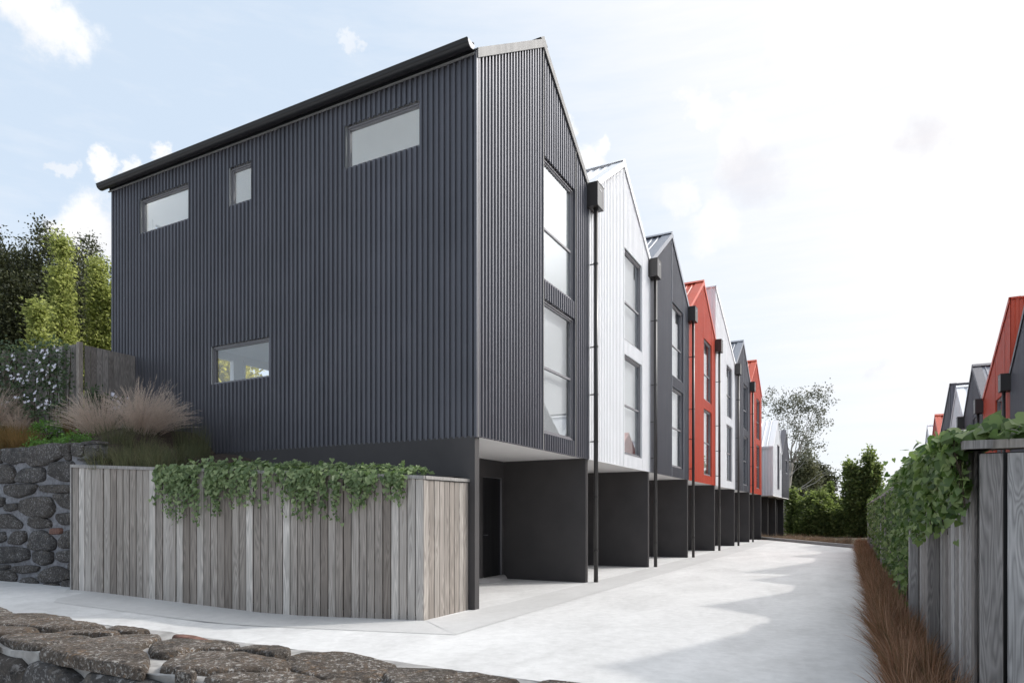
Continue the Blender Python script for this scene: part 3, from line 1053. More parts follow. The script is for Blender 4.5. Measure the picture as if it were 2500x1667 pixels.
def far_house(label, y0, y1, colr, xf, roofm, wins):
    """the two lower houses at the far end of the left row"""
    t = thing('townhouse', label, 'house', (xf - 4, (y0 + y1) / 2, 0), GL)
    yc, hw, ea, ri, xb = (y0 + y1) / 2, (y1 - y0) / 2, 5.82, 7.75, xf - 8
    zt = lambda y: ea + (ri - ea) * (1 - abs(y - yc) / hw)
    mb = MB()
    sheet(mb, lambda u, o, z: (xf + o, u, z), y0, y1, SOF, zt, wins, RIB, (yc,))
    mb.build('front_cladding', colr, t)
    mb = MB()
    sheet(mb, lambda u, o, z: (u, y0 - o, z), xb, xf + .03, SOF, lambda u: ea, (), [(a * 1.6, b) for a, b in RIB])
    mb.build('side_cladding', colr, t)
    mb = MB()
    sheet(mb, lambda u, o, z: (u, y1, z), xb, xf, SOF, lambda u: ea, ())
    sheet(mb, lambda u, o, z: (xb, u, z), y0, y1, 0, zt, (), None, (yc,))
    mb.build('rear_wall', colr, t)
    for (ya, za), (yb, zb) in (((y0 - .1, ea - .04), (yc, ri)), ((yc, ri), (y1 + .1, ea - .04))):
        mb = MB()
        us = []
        k = 0
        while k * 0.3 < 7.7:
            us += [(0.1 + k * 0.3 + a, h) for a, h in ((0, 0), (0.2, 0), (0.23, 0.04), (0.27, 0.04))]
            k += 1
        for (a, ha), (b, hb) in zip(us, us[1:]):
            mb.quad((xf - a, ya, za + .03 + ha), (xf - b, ya, za + .03 + hb), (xf - b, yb, zb + .03 + hb), (xf - a, yb, zb + .03 + ha))
        mb.build('roof_sheet', roofm, t)
        mb = MB()
        V = [(xf + o, y, z + l) for (y, z) in ((ya, za), (yb, zb)) for o in (-.25, .06) for l in (-.03, .08)]
        mb.add(V, [(0, 1, 3, 2), (4, 6, 7, 5), (0, 4, 5, 1), (2, 3, 7, 6), (0, 2, 6, 4), (1, 5, 7, 3)])
        mb.build('verge_trim', colr, t)
    mb = MB()
    mb.box(xb, xf + .03, y0 - .14, y0 - .06, ea - .09, ea + .03)
    mb.build('gutter', colr, t)
    mb = MB()
    mb.box(xb, xf + .028, y0 + .01, y1 - .01, SOF - .05, SOF - .002)
    mb.build('soffit', 'white_soffit', t)
    for (a, b, za, zb) in wins:
        mb = MB()
        for (ua, ub, z0, z1) in ((a, a + .05, za, zb), (b - .05, b, za, zb), (a + .05, b - .05, za, za + .05), (a + .05, b - .05, zb - .05, zb)):
            mb.box(xf - .10, xf + .04, ua, ub, z0, z1)
        wn = mb.build('window', 'frame_metal', t)
        mb = MB()
        mb.box(xf - .06, xf - .052, a + .05, b - .05, za + .05, zb - .05)
        mb.build('pane', 'window_glass', wn)
        mb = MB()
        mb.box(xf - 2.2, xf - 2.1, a - .5, b + .5, za - .3, zb + .3)
        mb.build('interior_wall', 'white_plaster', t)
    mb = MB()
    mb.box(xf - 6, xf - 0.5, y1 - 3.4, y1 - 3.2, -.1, SOF - .052)
    mb.build('party_wall', 'dark_render', t)
    mb = MB()
    mb.box(xf - 6, xf - 0.36, y1 - .25, y1 - .05, -.1, SOF - .052)
    mb.build('party_wall', 'dark_render', t)
    return t


far_house('low white two-storey house past the farther red gable, jutting forward', 44.6, 49.9, 'white_steel', -4.84, 'white_steel', [(47.0, 48.3, 3.2, 6.2), (49.0, 49.35, 4.6, 5.8)])
far_house('low dark grey two-storey house at the very end of the left row', 50.3, 55.3, 'dark_steel', -4.84, 'blue_grey_roof', [(52.6, 53.9, 4.6, 5.6)])

# ------------------------------------------------------------------ timber fences
def plank_mesh(name, w, h, th, mat, bev=0.003):
    mb = MB()
    mb.bevbox(-w / 2, w / 2, -th / 2, th / 2, 0, h, bev)
    me = bpy.data.meshes.new(name)
    me.from_pydata(mb.V, [], mb.F)
    me.materials.append(MATS[mat])
    return me


def frame2(d, n, p, z):
    """matrix: local x along d, local y along n, at p"""
    return Matrix(((d[0], n[0], 0, p[0]), (d[1], n[1], 0, p[1]), (0, 0, 1, z), (0, 0, 0, 1)))


def bar(mb, a, b, wn, n, z0a, z0b, h):
    """level or sloping bar from a to b (2D), wn = (from, to) across n"""
    V = []
    for p, z in ((a, z0a), (b, z0b)):
        for w in wn:
            for dz in (0, h):
                V.append((p[0] + n[0] * w, p[1] + n[1] * w, z + dz))
    mb.add(V, [(0, 1, 3, 2), (4, 6, 7, 5), (0, 4, 5, 1), (2, 3, 7, 6), (0, 2, 6, 4), (1, 5, 7, 3)])


front_fence = thing('timber_fence', 'weathered grey board fence with trailing ivy, in front of the dark grey house', 'fence', (FC[0], FC[1], 0), 'weathered timber fences')
LF = float(np.linalg.norm(FL - FC))
NP_ = 49
pw = LF / NP_
pm = plank_mesh('plank', pw - 0.011, 1.0, 0.022, 'grey_timber')
capz = lambda s: 2.012 + 0.0435 * s
rp = random.Random(3)
proud = {10, 22, 33, 36, 44}
for i in range(NP_):
    s = (i + 0.5) * pw
    p = FC + FD * s + FN * ((0.012 if i in proud else rp.uniform(-0.003, 0.003)) - 0.011)
    z0 = rise(p[0]) - 0.04
    M = frame2(-FD, -FN, p, z0) @ Matrix.Diagonal((rp.uniform(0.96, 1.0), 1, capz(s) - 0.002 - z0, 1))
    piece('plank', pm, front_fence, M)
rd = np.array([0.0, 1.0])
rn = np.array([1.0, 0.0])
RLEN = 1.22
npr = 9
pw2 = RLEN / npr
pm2 = plank_mesh('plank', pw2 - 0.010, 1.0, 0.022, 'grey_timber')
for i in range(npr):
    s = (i + 0.5) * pw2
    p = FC + rd * s + rn * (-0.011 + rp.uniform(-.003, .003))
    M = frame2(rd, -rn, p, -0.02) @ Matrix.Diagonal((1, 1, 2.012 + 0.016, 1))
    piece('plank', pm2, front_fence, M)
mb = MB()
bar(mb, FC - FD * 0.014, FC + FD * (LF + 0.01), (-0.10, 0.024), FN, capz(0), capz(LF), 0.05)
mb.build('cap_rail', 'timber_cap', front_fence)
mb = MB()
bar(mb, FC + rd * 0.03 , FC + rd * (RLEN + 0.03), (-0.10, 0.022), rn, 2.013, 2.023, 0.048)
mb.build('cap_rail', 'timber_cap', front_fence)
mb = MB()
mb.box(-5.66, -5.51, 8.86, 8.94, -.05, 2.01)
mb.build('post', 'grey_timber', front_fence)
mb = MB()
e = FC + FD * (LF + 0.012)
bar(mb, e + FN * 0.008, e - FN * 0.30, (0.0, 0.022), FD, 0.2, 0.2, capz(LF) - 0.15)
mb.build('end_board', 'timber_cap', front_fence)
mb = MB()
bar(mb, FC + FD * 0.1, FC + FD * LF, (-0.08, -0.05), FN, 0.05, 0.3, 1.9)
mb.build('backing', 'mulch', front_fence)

# right fence
FX = lambda y: 0.75 - 0.0112 * y
right_fence = thing('timber_fence', 'long weathered grey board fence overgrown with creeper at the right of the drive', 'fence', (FX(5.2), 5.2, 0), 'weathered timber fences')
fd = np.array([-0.0112, 1.0])
fd /= np.linalg.norm(fd)
fn = np.array([-fd[1], fd[0]])          # towards the drive
RT = 1.925
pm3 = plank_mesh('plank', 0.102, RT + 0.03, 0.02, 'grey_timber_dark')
y = 5.39
while y < 15.6:
    p = np.array([FX(y), y]) + fn * rp.uniform(-.004, .003)
    piece('plank', pm3, right_fence, frame2(fd, -fn, p, -0.03))
    y += 0.116
mb = MB()
while y < 31.8:
    p = np.array([FX(y), y])
    a, b = p - fd * .05, p + fd * .05
    bar(mb, a, b, (-.01, .01), fn, -.03, -.03, RT + .03)
    y += 0.116
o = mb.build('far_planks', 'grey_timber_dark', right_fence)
o['kind'] = 'stuff'
ptm = plank_mesh('post', 0.09, RT + 0.04, 0.10, 'grey_timber_dark', 0.006)
y = 7.25
while y < 32:
    p = np.array([FX(y), y]) + fn * 0.06
    piece('post', ptm, right_fence, frame2(fd, -fn, p, -0.04))
    y += 2.1
mb = MB()
bar(mb, (FX(5.13), 5.13), (FX(31.8), 31.8), (-0.06, 0.10), fn, RT, RT, 0.055)
mb.build('cap_rail', 'grey_timber_dark', right_fence)
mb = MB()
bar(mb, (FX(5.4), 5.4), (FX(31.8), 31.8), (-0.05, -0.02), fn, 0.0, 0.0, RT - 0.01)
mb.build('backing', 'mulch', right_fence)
# its short face towards the street
cpx = FX(5.2)
pm4 = plank_mesh('plank', 0.124, RT + 0.0, 0.026, 'grey_timber_dark', 0.008)
for i in range(10):
    x = cpx + 0.062 + i * 0.141 + (0.0 if i == 0 else 0.006)
    piece('plank', pm4, right_fence, Matrix.Translation((x, 5.2, -0.03)))
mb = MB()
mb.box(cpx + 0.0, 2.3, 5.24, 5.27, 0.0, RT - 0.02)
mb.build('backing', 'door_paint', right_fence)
mb = MB()
mb.bevbox(cpx - 0.075, 1.02, 5.155, 5.30, RT, RT + 0.056, 0.012)
mb.build('cap_rail', 'grey_timber', right_fence)
mb = MB()
mb.bevbox(1.022, 2.3, 5.155, 5.30, RT + .001, RT + 0.056, 0.003)
mb.build('cap_rail', 'grey_timber', right_fence)

# upper garden fence at the left
upper_fence = thing('timber_fence', 'upper grey board fence under flowering jasmine at the left edge of the dark house', 'fence', (-14.08, 7.85, 3), 'weathered timber fences')
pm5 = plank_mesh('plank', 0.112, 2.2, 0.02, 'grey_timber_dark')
for i in range(9):
    y = 7.95 + 0.12 * i
    piece('plank', pm5, upper_fence, frame2((0, 1), (-1, 0), (-14.06 + rp.uniform(-.004, .004), y), 2.78))
for i in range(36):
    s = 0.06 + 0.12 * i
    p = np.array([-14.12, 7.83]) + np.array([-0.987, -0.16]) * s
    piece('plank', pm5, upper_fence, frame2((0.987, 0.16), (-0.16, 0.987), p, 2.80 - 0.012 * s))
ptm2 = plank_mesh('post', 0.09, 2.3, 0.09, 'grey_timber', 0.005)
for p in ((-14.07, 7.83), (-16.2, 7.49), (-18.3, 7.14)):
    piece('post', ptm2, upper_fence, Matrix.Translation((p[0], p[1] - 0.03, 2.72)))

# ------------------------------------------------------------------ stone walls
def chaikin(P, n=2):
    P = [np.array(p, float) for p in P]
    for _ in range(n):
        Q_ = []
        for a, b in zip(P, P[1:] + P[:1]):
            Q_ += [a * 0.86 + b * 0.14, a * 0.14 + b * 0.86]
        P = Q_
    return P


def resample(P, n):
    P = np.array(P + [P[0]])
    L = np.concatenate([[0], np.cumsum(np.linalg.norm(np.diff(P, axis=0), axis=1))])
    t = np.linspace(0, L[-1], n, endpoint=False)
    return np.stack([np.interp(t, L, P[:, 0]), np.interp(t, L, P[:, 1])], 1)


def stone(parent, poly, to_world, h, mat, n=28, seed=0, rings=((1.0, -0.5), (1.0, 0.15), (0.97, 0.62), (0.90, 0.90), (0.70, 1.0), (0.35, 1.03)), name='stone', rough=1.0, grow=1.10, soft=2):
    pc = np.mean(np.array(poly, float), axis=0)
    poly = [pc + (np.array(p, float) - pc) * grow for p in poly]
    P = resample(chaikin(poly, soft), n)
    c = P.mean(0)
    V = []
    rs = random.Random(seed)
    off = Vector((rs.uniform(0, 90), rs.uniform(0, 90), rs.uniform(0, 90)))
    tilt = (rs.uniform(-.25, .25), rs.uniform(-.25, .25))
    size = np.linalg.norm(P - c, axis=1).mean()
    for (k, hh) in rings:
        for p in P:
            q = c + (p - c) * k
            nz = noise.noise(off + Vector((q[0], q[1], 0)) * 7) * 0.6 + noise.noise(off + Vector((q[0], q[1], hh)) * 19) * 0.35 + noise.noise(off + Vector((q[0], q[1], hh)) * 45) * 0.18
            e = (1 + 0.05 * nz * rough) if k > 0.9 else 1.0
            q = c + (q - c) * e
            z = hh * h
            if hh > 0:
                z += nz * h * 0.42 * rough * min(1, hh) + (tilt[0] * (q[0] - c[0]) + tilt[1] * (q[1] - c[1])) * h / size * hh
            V.append(to_world(q[0], q[1], z))
    m_ = len(rings)
    F = [(r * n + i, r * n + (i + 1) % n, (r + 1) * n + (i + 1) % n, (r + 1) * n + i) for r in range(m_ - 1) for i in range(n)]
    V.append(to_world(c[0], c[1], h * (1.0 + 0.2 * noise.noise(off + Vector((c[0], c[1], 0)) * 7))))
    F += [((m_ - 1) * n + i, (m_ - 1) * n + (i + 1) % n, len(V) - 1) for i in range(n)]
    return mesh_obj(name, V, F, mat, parent, True)


# left retaining wall; stones laid out in the wall's own plane (X, Z)
WY = 6.42
left_wall = thing('stone_wall', 'dark basalt rubble retaining wall with pale mortar, left of the board fence', 'wall', (-14, WY, 0), 'rubble stone walls')
mb = MB()
nx, nz_ = 70, 26
def mort(x, z):
    return WY - 0.02 * noise.noise(Vector((x * 6, z * 6, 1))) - 0.015 * noise.noise(Vector((x * 17, z * 17, 4)))
V = [(x, mort(x, z), z) for z in np.linspace(0.1, 2.70, nz_) for x in np.linspace(-18.5, -11.12, nx)]
F = [(j * nx + i, j * nx + i + 1, (j + 1) * nx + i + 1, (j + 1) * nx + i) for j in range(nz_ - 1) for i in range(nx - 1)]
b0 = len(V)
V += [(x, WY + 0.20, 2.70) for x in np.linspace(-18.5, -11.12, nx)]
F += [((nz_ - 1) * nx + i, (nz_ - 1) * nx + i + 1, b0 + i + 1, b0 + i) for i in range(nx - 1)]
b1 = len(V)
V += [(-11.12, WY + 0.20, z) for z in np.linspace(0.1, 2.70, nz_)]
F += [(j * nx + nx - 1, b1 + j, b1 + j + 1, (j + 1) * nx + nx - 1) for j in range(nz_ - 1)]
mesh_obj('mortar', V, F, 'mortar', left_wall, True)
C_, S_ = math.cos(0.4844), math.sin(0.4844)


def px_ray(u, v):
    a = (u - 1250) / 1610.1
    return np.array([a * C_ - S_, a * S_ + C_, -(v - 1256.67) / 1610.1])


def wall_pt(x, y):
    d = px_ray(x / 3.92, 1060 + y / 3.92)
    t_ = (WY - 0.05) / d[1]
    return d[0] * t_, 1.5 + d[2] * t_


LW = [[(25, 160), (120, 130), (245, 140), (250, 250), (100, 285), (10, 250)], [(270, 150), (330, 110), (470, 85), (560, 90), (585, 205), (430, 290), (290, 305), (240, 255)],
      [(605, 95), (665, 90), (668, 240), (612, 245)], [(678, 95), (790, 92), (795, 190), (740, 215), (680, 200)], [(820, 105), (928, 102), (932, 215), (860, 232), (818, 190)],
      [(-60, 300), (60, 285), (125, 330), (125, 460), (-40, 465)], [(190, 330), (400, 310), (405, 440), (290, 465), (135, 450)], [(470, 275), (560, 262), (690, 258), (690, 440), (590, 450), (455, 385)],
      [(20, 490), (150, 475), (335, 480), (300, 560), (150, 610), (30, 570)], [(355, 490), (500, 480), (690, 485), (690, 555), (520, 560), (370, 545)], [(500, 580), (600, 560), (690, 565), (690, 725), (570, 690)],
      [(-90, 610), (20, 600), (30, 680), (-80, 700)], [(50, 665), (150, 655), (155, 715), (70, 737), (40, 710)], [(170, 640), (300, 600), (460, 600), (510, 720), (450, 795), (250, 780), (165, 720)],
      [(530, 760), (620, 748), (690, 760), (690, 860), (580, 865), (515, 795)], [(-80, 770), (80, 760), (190, 850), (180, 900), (-60, 890)], [(265, 795), (380, 785), (470, 830), (470, 890), (320, 898), (255, 860)],
      [(-90, 940), (30, 930), (42, 1010), (-60, 1050)], [(120, 930), (220, 922), (230, 1010), (170, 1055), (75, 1045)], [(290, 930), (400, 920), (510, 1010), (500, 1105), (330, 1112), (255, 1090)],
      [(600, 930), (690, 905), (690, 1085), (560, 1090), (540, 1030)], [(-80, 1080), (80, 1075), (250, 1095), (260, 1190), (120, 1225), (-80, 1230)], [(290, 1125), (400, 1110), (490, 1130), (485, 1225), (400, 1255), (300, 1210)],
      [(550, 1120), (690, 1105), (690, 1215), (590, 1225), (530, 1190)], [(-70, 1252), (75, 1250), (75, 1285), (-70, 1290)], [(115, 1262), (250, 1250), (360, 1265), (330, 1315), (180, 1332), (110, 1300)],
      [(400, 1300), (520, 1258), (640, 1300), (670, 1370), (560, 1410), (390, 1418), (340, 1360)], [(-70, 1305), (90, 1295), (140, 1370), (130, 1412), (-60, 1400)], [(200, 1375), (280, 1365), (345, 1410), (340, 1480), (200, 1490), (180, 1420)],
      [(590, 1400), (690, 1390), (690, 1475), (590, 1475)], [(645, 1235), (692, 1230), (692, 1300), (650, 1290)], [(400, 1428), (520, 1422), (570, 1460), (560, 1500), (390, 1500)],
      [(735, 228), (890, 228), (900, 250), (730, 252)], [(-60, 150), (0, 150), (5, 270), (-60, 280)], [(-70, 1425), (60, 1425), (130, 1470), (-70, 1490)]]
for i, poly in enumerate(LW):
    P = [wall_pt(*p) for p in poly]
    stone(left_wall, P, lambda a, b, n_: (a, WY - 0.005 - n_, b), 0.062, 'basalt', 32, i, grow=1.07, soft=1)
brick = [wall_pt(*p) for p in [(463, 900), (572, 895), (576, 950), (463, 956)]]
stone(left_wall, brick, lambda a, b, n_: (a, WY - 0.005 - n_, b), 0.05, 'brick_red', 16, 77, name='brick', rough=0.4)
rr = random.Random(11)
for i in range(26):
    row, colm = divmod(i, 5)
    x = -18.3 + colm * 0.62 + (row % 2) * 0.3 + rr.uniform(-.05, .05)
    zc = 0.45 + row * 0.42
    w, h = rr.uniform(.22, .3), rr.uniform(.13, .18)
    poly = [(x + w * math.cos(k) * rr.uniform(.85, 1.1), zc + h * math.sin(k) * rr.uniform(.85, 1.1)) for k in np.linspace(0, 2 * math.pi, 7)[:-1]]
    if x < -15.4 or (x < -14.9 and zc > 0.9):
        stone(left_wall, poly, lambda a, b, n_: (a, WY - 0.005 - n_, b), 0.06, 'basalt', 18, 100 + i)
# coping stones along the top edge
for i in range(14):
    x = -18.2 + i * 0.53
    if x > -11.3:
        break
    poly = [(x - .24, WY - .02), (x + .22, WY - .03), (x + .25, WY + .20), (x - .2, WY + .20)]
    stone(left_wall, poly, lambda a, b, n_: (a, b, 2.69 + n_), 0.035, 'basalt', 18, 200 + i)

# low wall in the foreground
low_wall = thing('stone_wall', 'low rubble stone wall with lichen crossing the bottom left foreground', 'wall', (-2.5, 1.62, 0), 'rubble stone walls')
TZ = 0.985


def top_pt(x, y, ox, oy, sc):
    d = px_ray(ox + x / sc, oy + y / sc)
    t_ = (TZ + 0.03 - 1.5) / d[2]
    return d[0] * t_, d[1] * t_


A6 = lambda pts: [top_pt(x, y, 0, 1420, 3.36) for x, y in pts]
A7 = lambda pts: [top_pt(x, y, 700, 1480, 2.735) for x, y in pts]
TOP = [A6([(-260, 215), (0, 200), (110, 228), (60, 258), (-250, 262)]), A6([(110, 240), (330, 233), (575, 265), (590, 300), (800, 322), (850, 345), (620, 350), (400, 355), (200, 330), (-30, 325), (-60, 290)]),
       A6([(-200, 345), (90, 338), (320, 358), (200, 385), (50, 405), (-220, 400)]), A6([(360, 385), (560, 362), (780, 372), (990, 408), (900, 425), (760, 405), (500, 395)]),
       A6([(0, 430), (180, 402), (450, 398), (790, 428), (640, 455), (420, 482), (300, 497), (80, 460)]),
       A6([(350, 520), (480, 482), (760, 438), (1110, 398), (1300, 408), (1290, 445), (1130, 492), (1215, 570), (1190, 655), (1060, 672), (800, 622), (560, 590)]),
       A6([(860, 358), (960, 326), (1060, 332), (1240, 390), (1120, 398), (1000, 392)]), A6([(1240, 500), (1300, 462), (1480, 440), (1760, 456), (1970, 485), (1840, 520), (1600, 520), (1400, 555), (1260, 545)]),
       A6([(1330, 650), (1420, 580), (1620, 530), (1960, 535), (2240, 590), (2400, 660), (2300, 690), (1800, 695), (1480, 680)]),
       A6([(1900, 520), (2090, 466), (2250, 480), (2380, 520), (2360, 560), (2250, 585), (2120, 545)]),
       A6([(1330, 735), (1620, 715), (1560, 740), (1400, 780)]), A6([(1650, 770), (1800, 725), (2300, 712), (2620, 760), (2600, 860), (2200, 900), (1900, 850)]),
       A7([(0, 330), (130, 300), (350, 290), (560, 325), (740, 362), (620, 430), (400, 450), (180, 420), (20, 380)]),
       A7([(650, 420), (700, 375), (900, 380), (1150, 400), (1060, 460), (900, 500), (720, 510)]), A7([(1000, 480), (1100, 418), (1230, 402), (1450, 450), (1560, 478), (1400, 495), (1150, 530)]),
       A7([(1640, 500), (1720, 468), (1900, 475), (2150, 520), (1950, 560), (1700, 550)]), A7([(150, 480), (420, 465), (640, 520), (500, 590), (200, 560)]), A7([(900, 540), (1300, 530), (1500, 570), (1200, 640), (950, 600)]),
       A6([(-700, 300), (-300, 290), (-280, 380), (-700, 400)]), A6([(-650, 430), (-100, 425), (-60, 480), (-500, 500)])]
for i, P in enumerate(TOP):
    P = [(a, min(max(b, 1.34), 1.89)) for a, b in P]
    if max(p[1] for p in P) - min(p[1] for p in P) < 0.03:
        continue
    stone(low_wall, P, lambda a, b, n_: (a, min(max(b, 1.335), 1.90), TZ - 0.006 + n_), 0.030, 'lichen_rock', 48, 300 + i, grow=1.08, rough=0.8, soft=1,
          rings=((1.0, -0.6), (1.0, 0.10), (0.985, 0.50), (0.955, 0.78), (0.90, 0.93), (0.72, 1.0), (0.45, 1.02), (0.2, 1.03)))
P = A6([(1415, 425), (1450, 410), (1600, 415), (1745, 442), (1600, 448)])
stone(low_wall, P, lambda a, b, n_: (a, min(b, 1.88), TZ + n_), 0.02, 'brick_red', 20, 399, name='brick', rough=0.5)
mb = MB()
nx, ny = 150, 16
V = []
for yy in np.linspace(1.36, 1.87, ny):
    for x in np.linspace(-6.5, 1.0, nx):
        V.append((x, yy, TZ - 0.004 + 0.010 * noise.noise(Vector((x * 5, yy * 5, 9))) + 0.006 * noise.noise(Vector((x * 22, yy * 22, 2)))))
F = [(j * nx + i, j * nx + i + 1, (j + 1) * nx + i + 1, (j + 1) * nx + i) for j in range(ny - 1) for i in range(nx - 1)]
b0 = len(V)
nz_ = 14
for zz in np.linspace(0, 0.975, nz_):
    for x in np.linspace(-6.5, 1.0, nx):
        V.append((x, 1.362 - 0.012 * noise.noise(Vector((x * 6, zz * 6, 5))) - 0.006 * noise.noise(Vector((x * 20, zz * 20, 3))), zz))
F += [(b0 + j * nx + i, b0 + j * nx + i + 1, b0 + (j + 1) * nx + i + 1, b0 + (j + 1) * nx + i) for j in range(nz_ - 1) for i in range(nx - 1)]
F += [(b0 + (nz_ - 1) * nx + i, b0 + (nz_ - 1) * nx + i + 1, i + 1, i) for i in range(nx - 1)]
b1 = len(V)
V += [(-6.5, 1.87, -.1), (1.0, 1.87, -.1), (1.0, 1.87, TZ - .005), (-6.5, 1.87, TZ - .005)]
F += [(b1, b1 + 1, b1 + 2, b1 + 3)]
mesh_obj('mortar', V, F, 'mortar_light', low_wall, True)
rr = random.Random(5)
x = -4.6
while x < 0.6:
    w = rr.uniform(0.34, 0.62)
    for (za, zb) in ((0.58, 0.955), (0.22, 0.55)):
        j = lambda: rr.uniform(-.03, .03)
        poly = [(x + .03 + j(), za + .02 + j()), (x + w * .5 + j(), za + j() * .5), (x + w - .03 + j(), za + .03 + j()), (x + w - .02 + j(), zb - .04 + j() * .5), (x + w * .5 + j(), zb - .008), (x + .02 + j(), zb - .02 + j() * .4)]
        stone(low_wall, poly, lambda a, b, n_: (a, 1.362 - n_, b), 0.045, 'basalt', 28, rr.randint(500, 9000))
    x += w

# ------------------------------------------------------------------ plants: shared generators
def rotmats(rng, n, normal=None, spread=1.0):
    """random rotation matrices; with normal given, local z leans to it"""
    if normal is None:
        z = rng.normal(size=(n, 3))
    else:
        z = np.asarray(normal) + rng.normal(size=(n, 3)) * spread
    z /= np.linalg.norm(z, axis=1, keepdims=True)
    a = rng.normal(size=(n, 3))
    x = np.cross(a, z)
    x /= np.linalg.norm(x, axis=1, keepdims=True)
    y_ = np.cross(z, x)
    return np.stack([x, y_, z], axis=2)


def stamp(bv, bf, M, pos, scale):
    """copies of a base shape: vertices (n,k,3) flattened, faces shifted"""
    bv = np.asarray(bv)
    n = len(pos)
    V = np.einsum('nij,kj->nki', M, bv) * np.asarray(scale).reshape(-1, 1, 1) + pos[:, None, :]
    F = (np.asarray(bf)[None] + (np.arange(n) * len(bv))[:, None, None]).reshape(-1, np.asarray(bf).shape[1])
    return V.reshape(-1, 3), F


LEAF_V = [(0, 0, 0), (0.32, 0.5, 0.07), (0, 1.0, -0.05), (-0.32, 0.5, 0.07)]
LEAF_F = [(0, 1, 2, 3)]


def crown_mesh(rng, centres, sig, per, size, up=0.35, flat=1.0):
    cs = np.repeat(np.asarray(centres), per, axis=0)
    sg = np.repeat(np.asarray(sig).reshape(-1, 1) * np.ones((len(centres), 1)), per, axis=0)
    pos = cs + rng.normal(size=cs.shape) * sg * np.array([1, 1, flat])
    M = rotmats(rng, len(pos), (0, 0, up), 0.6)
    return stamp(LEAF_V, LEAF_F, M, pos, rng.uniform(0.6, 1.25, len(pos)) * size)


def branch_path(rng, a, b, n=5, wob=0.08):
    a, b = np.array(a, float), np.array(b, float)
    L = np.linalg.norm(b - a)
    return [tuple(a + (b - a) * t + (rng.normal(size=3) * wob * L * (t * (1 - t) * 3))) for t in np.linspace(0, 1, n)]


def tree(name, label, base, h, crown, leaf, bark, seed, per=60, size=0.12, sig=0.35, trunk_r=0.16, limbs=10, group=None, up=0.35, cat='tree', lean=(0, 0), limb_r=0.25):
    rng = np.random.default_rng(seed)
    t = thing(name, label, cat, base, group)
    C0 = crown(rng)
    V, F = crown_mesh(rng, C0, sig, per, size, up)
    mesh_obj('crown', V, F, leaf, t)
    mb = MB()
    top = np.array(base) + np.array([lean[0], lean[1], h * 0.82])
    path = branch_path(rng, base, top, 7, 0.03)
    mb.tube(path, [trunk_r * (1 - 0.85 * i / 6) for i in range(7)], 8)
    idx = rng.choice(len(C0), min(limbs, len(C0)), replace=False)
    for i in idx:
        c = C0[i]
        tt = float(np.clip((c[2] - base[2]) / h * 0.72, 0.12, 0.95))
        k = tt * 6
        i0 = min(int(k), 5)
        s = np.array(path[i0]) * (1 - (k - i0)) + np.array(path[i0 + 1]) * (k - i0)
        r0 = trunk_r * (1 - 0.85 * tt) * 0.6
        mb.tube(branch_path(rng, s, c, 5, 0.06), [r0, r0 * .8, r0 * .6, r0 * .45, r0 * limb_r], 6)
    mb.build('trunk', bark, t, True)
    return t


def ellipsoid(base, h, rx, ry, z0, z1, n, shell=0.35, lobes=7):
    """clump centres filling an uneven crown made of lobes"""
    def f(rng):
        out = []
        L = []
        for _ in range(lobes):
            a, e = rng.uniform(0, 2 * math.pi), rng.uniform(-0.8, 1.0)
            ce = math.sqrt(1 - e * e)
            L.append((np.array([math.cos(a) * ce * 0.55, math.sin(a) * ce * 0.55, e * 0.55]), rng.uniform(0.38, 0.62)))
        while len(out) < n:
            c, r = L[rng.integers(lobes)]
            v = rng.normal(size=3)
            v /= np.linalg.norm(v)
            p = c + v * r * (1 - shell * rng.uniform() ** 1.5)
            out.append([base[0] + p[0] * rx, base[1] + p[1] * ry, base[2] + z0 + (p[2] + 1) / 2 * (z1 - z0)])
        return np.array(out)
    return f


def columns(base, cols, n, taper=0.8):
    """poplar-like crown: upright shoots; cols = (dx, dy, r, z0, z1)"""
    def f(rng):
        out = []
        wts = np.array([c[2] * (c[4] - c[3]) for c in cols])
        for _ in range(n):
            dx_, dy_, r, z0, z1 = cols[rng.choice(len(cols), p=wts / wts.sum())]
            u = rng.uniform() ** 0.85
            rad = r * (1 - u * taper) * (0.75 + 0.25 * math.sin(u * 23 + dx_ * 5)) * (min(1, u * 6 + 0.35))
            a = rng.uniform(0, 2 * math.pi)
            q = rad * math.sqrt(rng.uniform(0.25, 1))
            out.append([base[0] + dx_ + math.cos(a) * q, base[1] + dy_ + math.sin(a) * q, base[2] + z0 + (z1 - z0) * u])
        return np.array(out)
    return f


def at(u, t_):
    """ground position on the ray through picture column u, t_ metres along the view axis"""
    d = px_ray(u, 1256.67)
    return d[0] * t_, d[1] * t_


# trees behind the upper fence
GT = 'trees behind the garden fence'
def zt_px(v, t_):
    return 1.5 + (1256.67 - v) / 1610.1 * t_


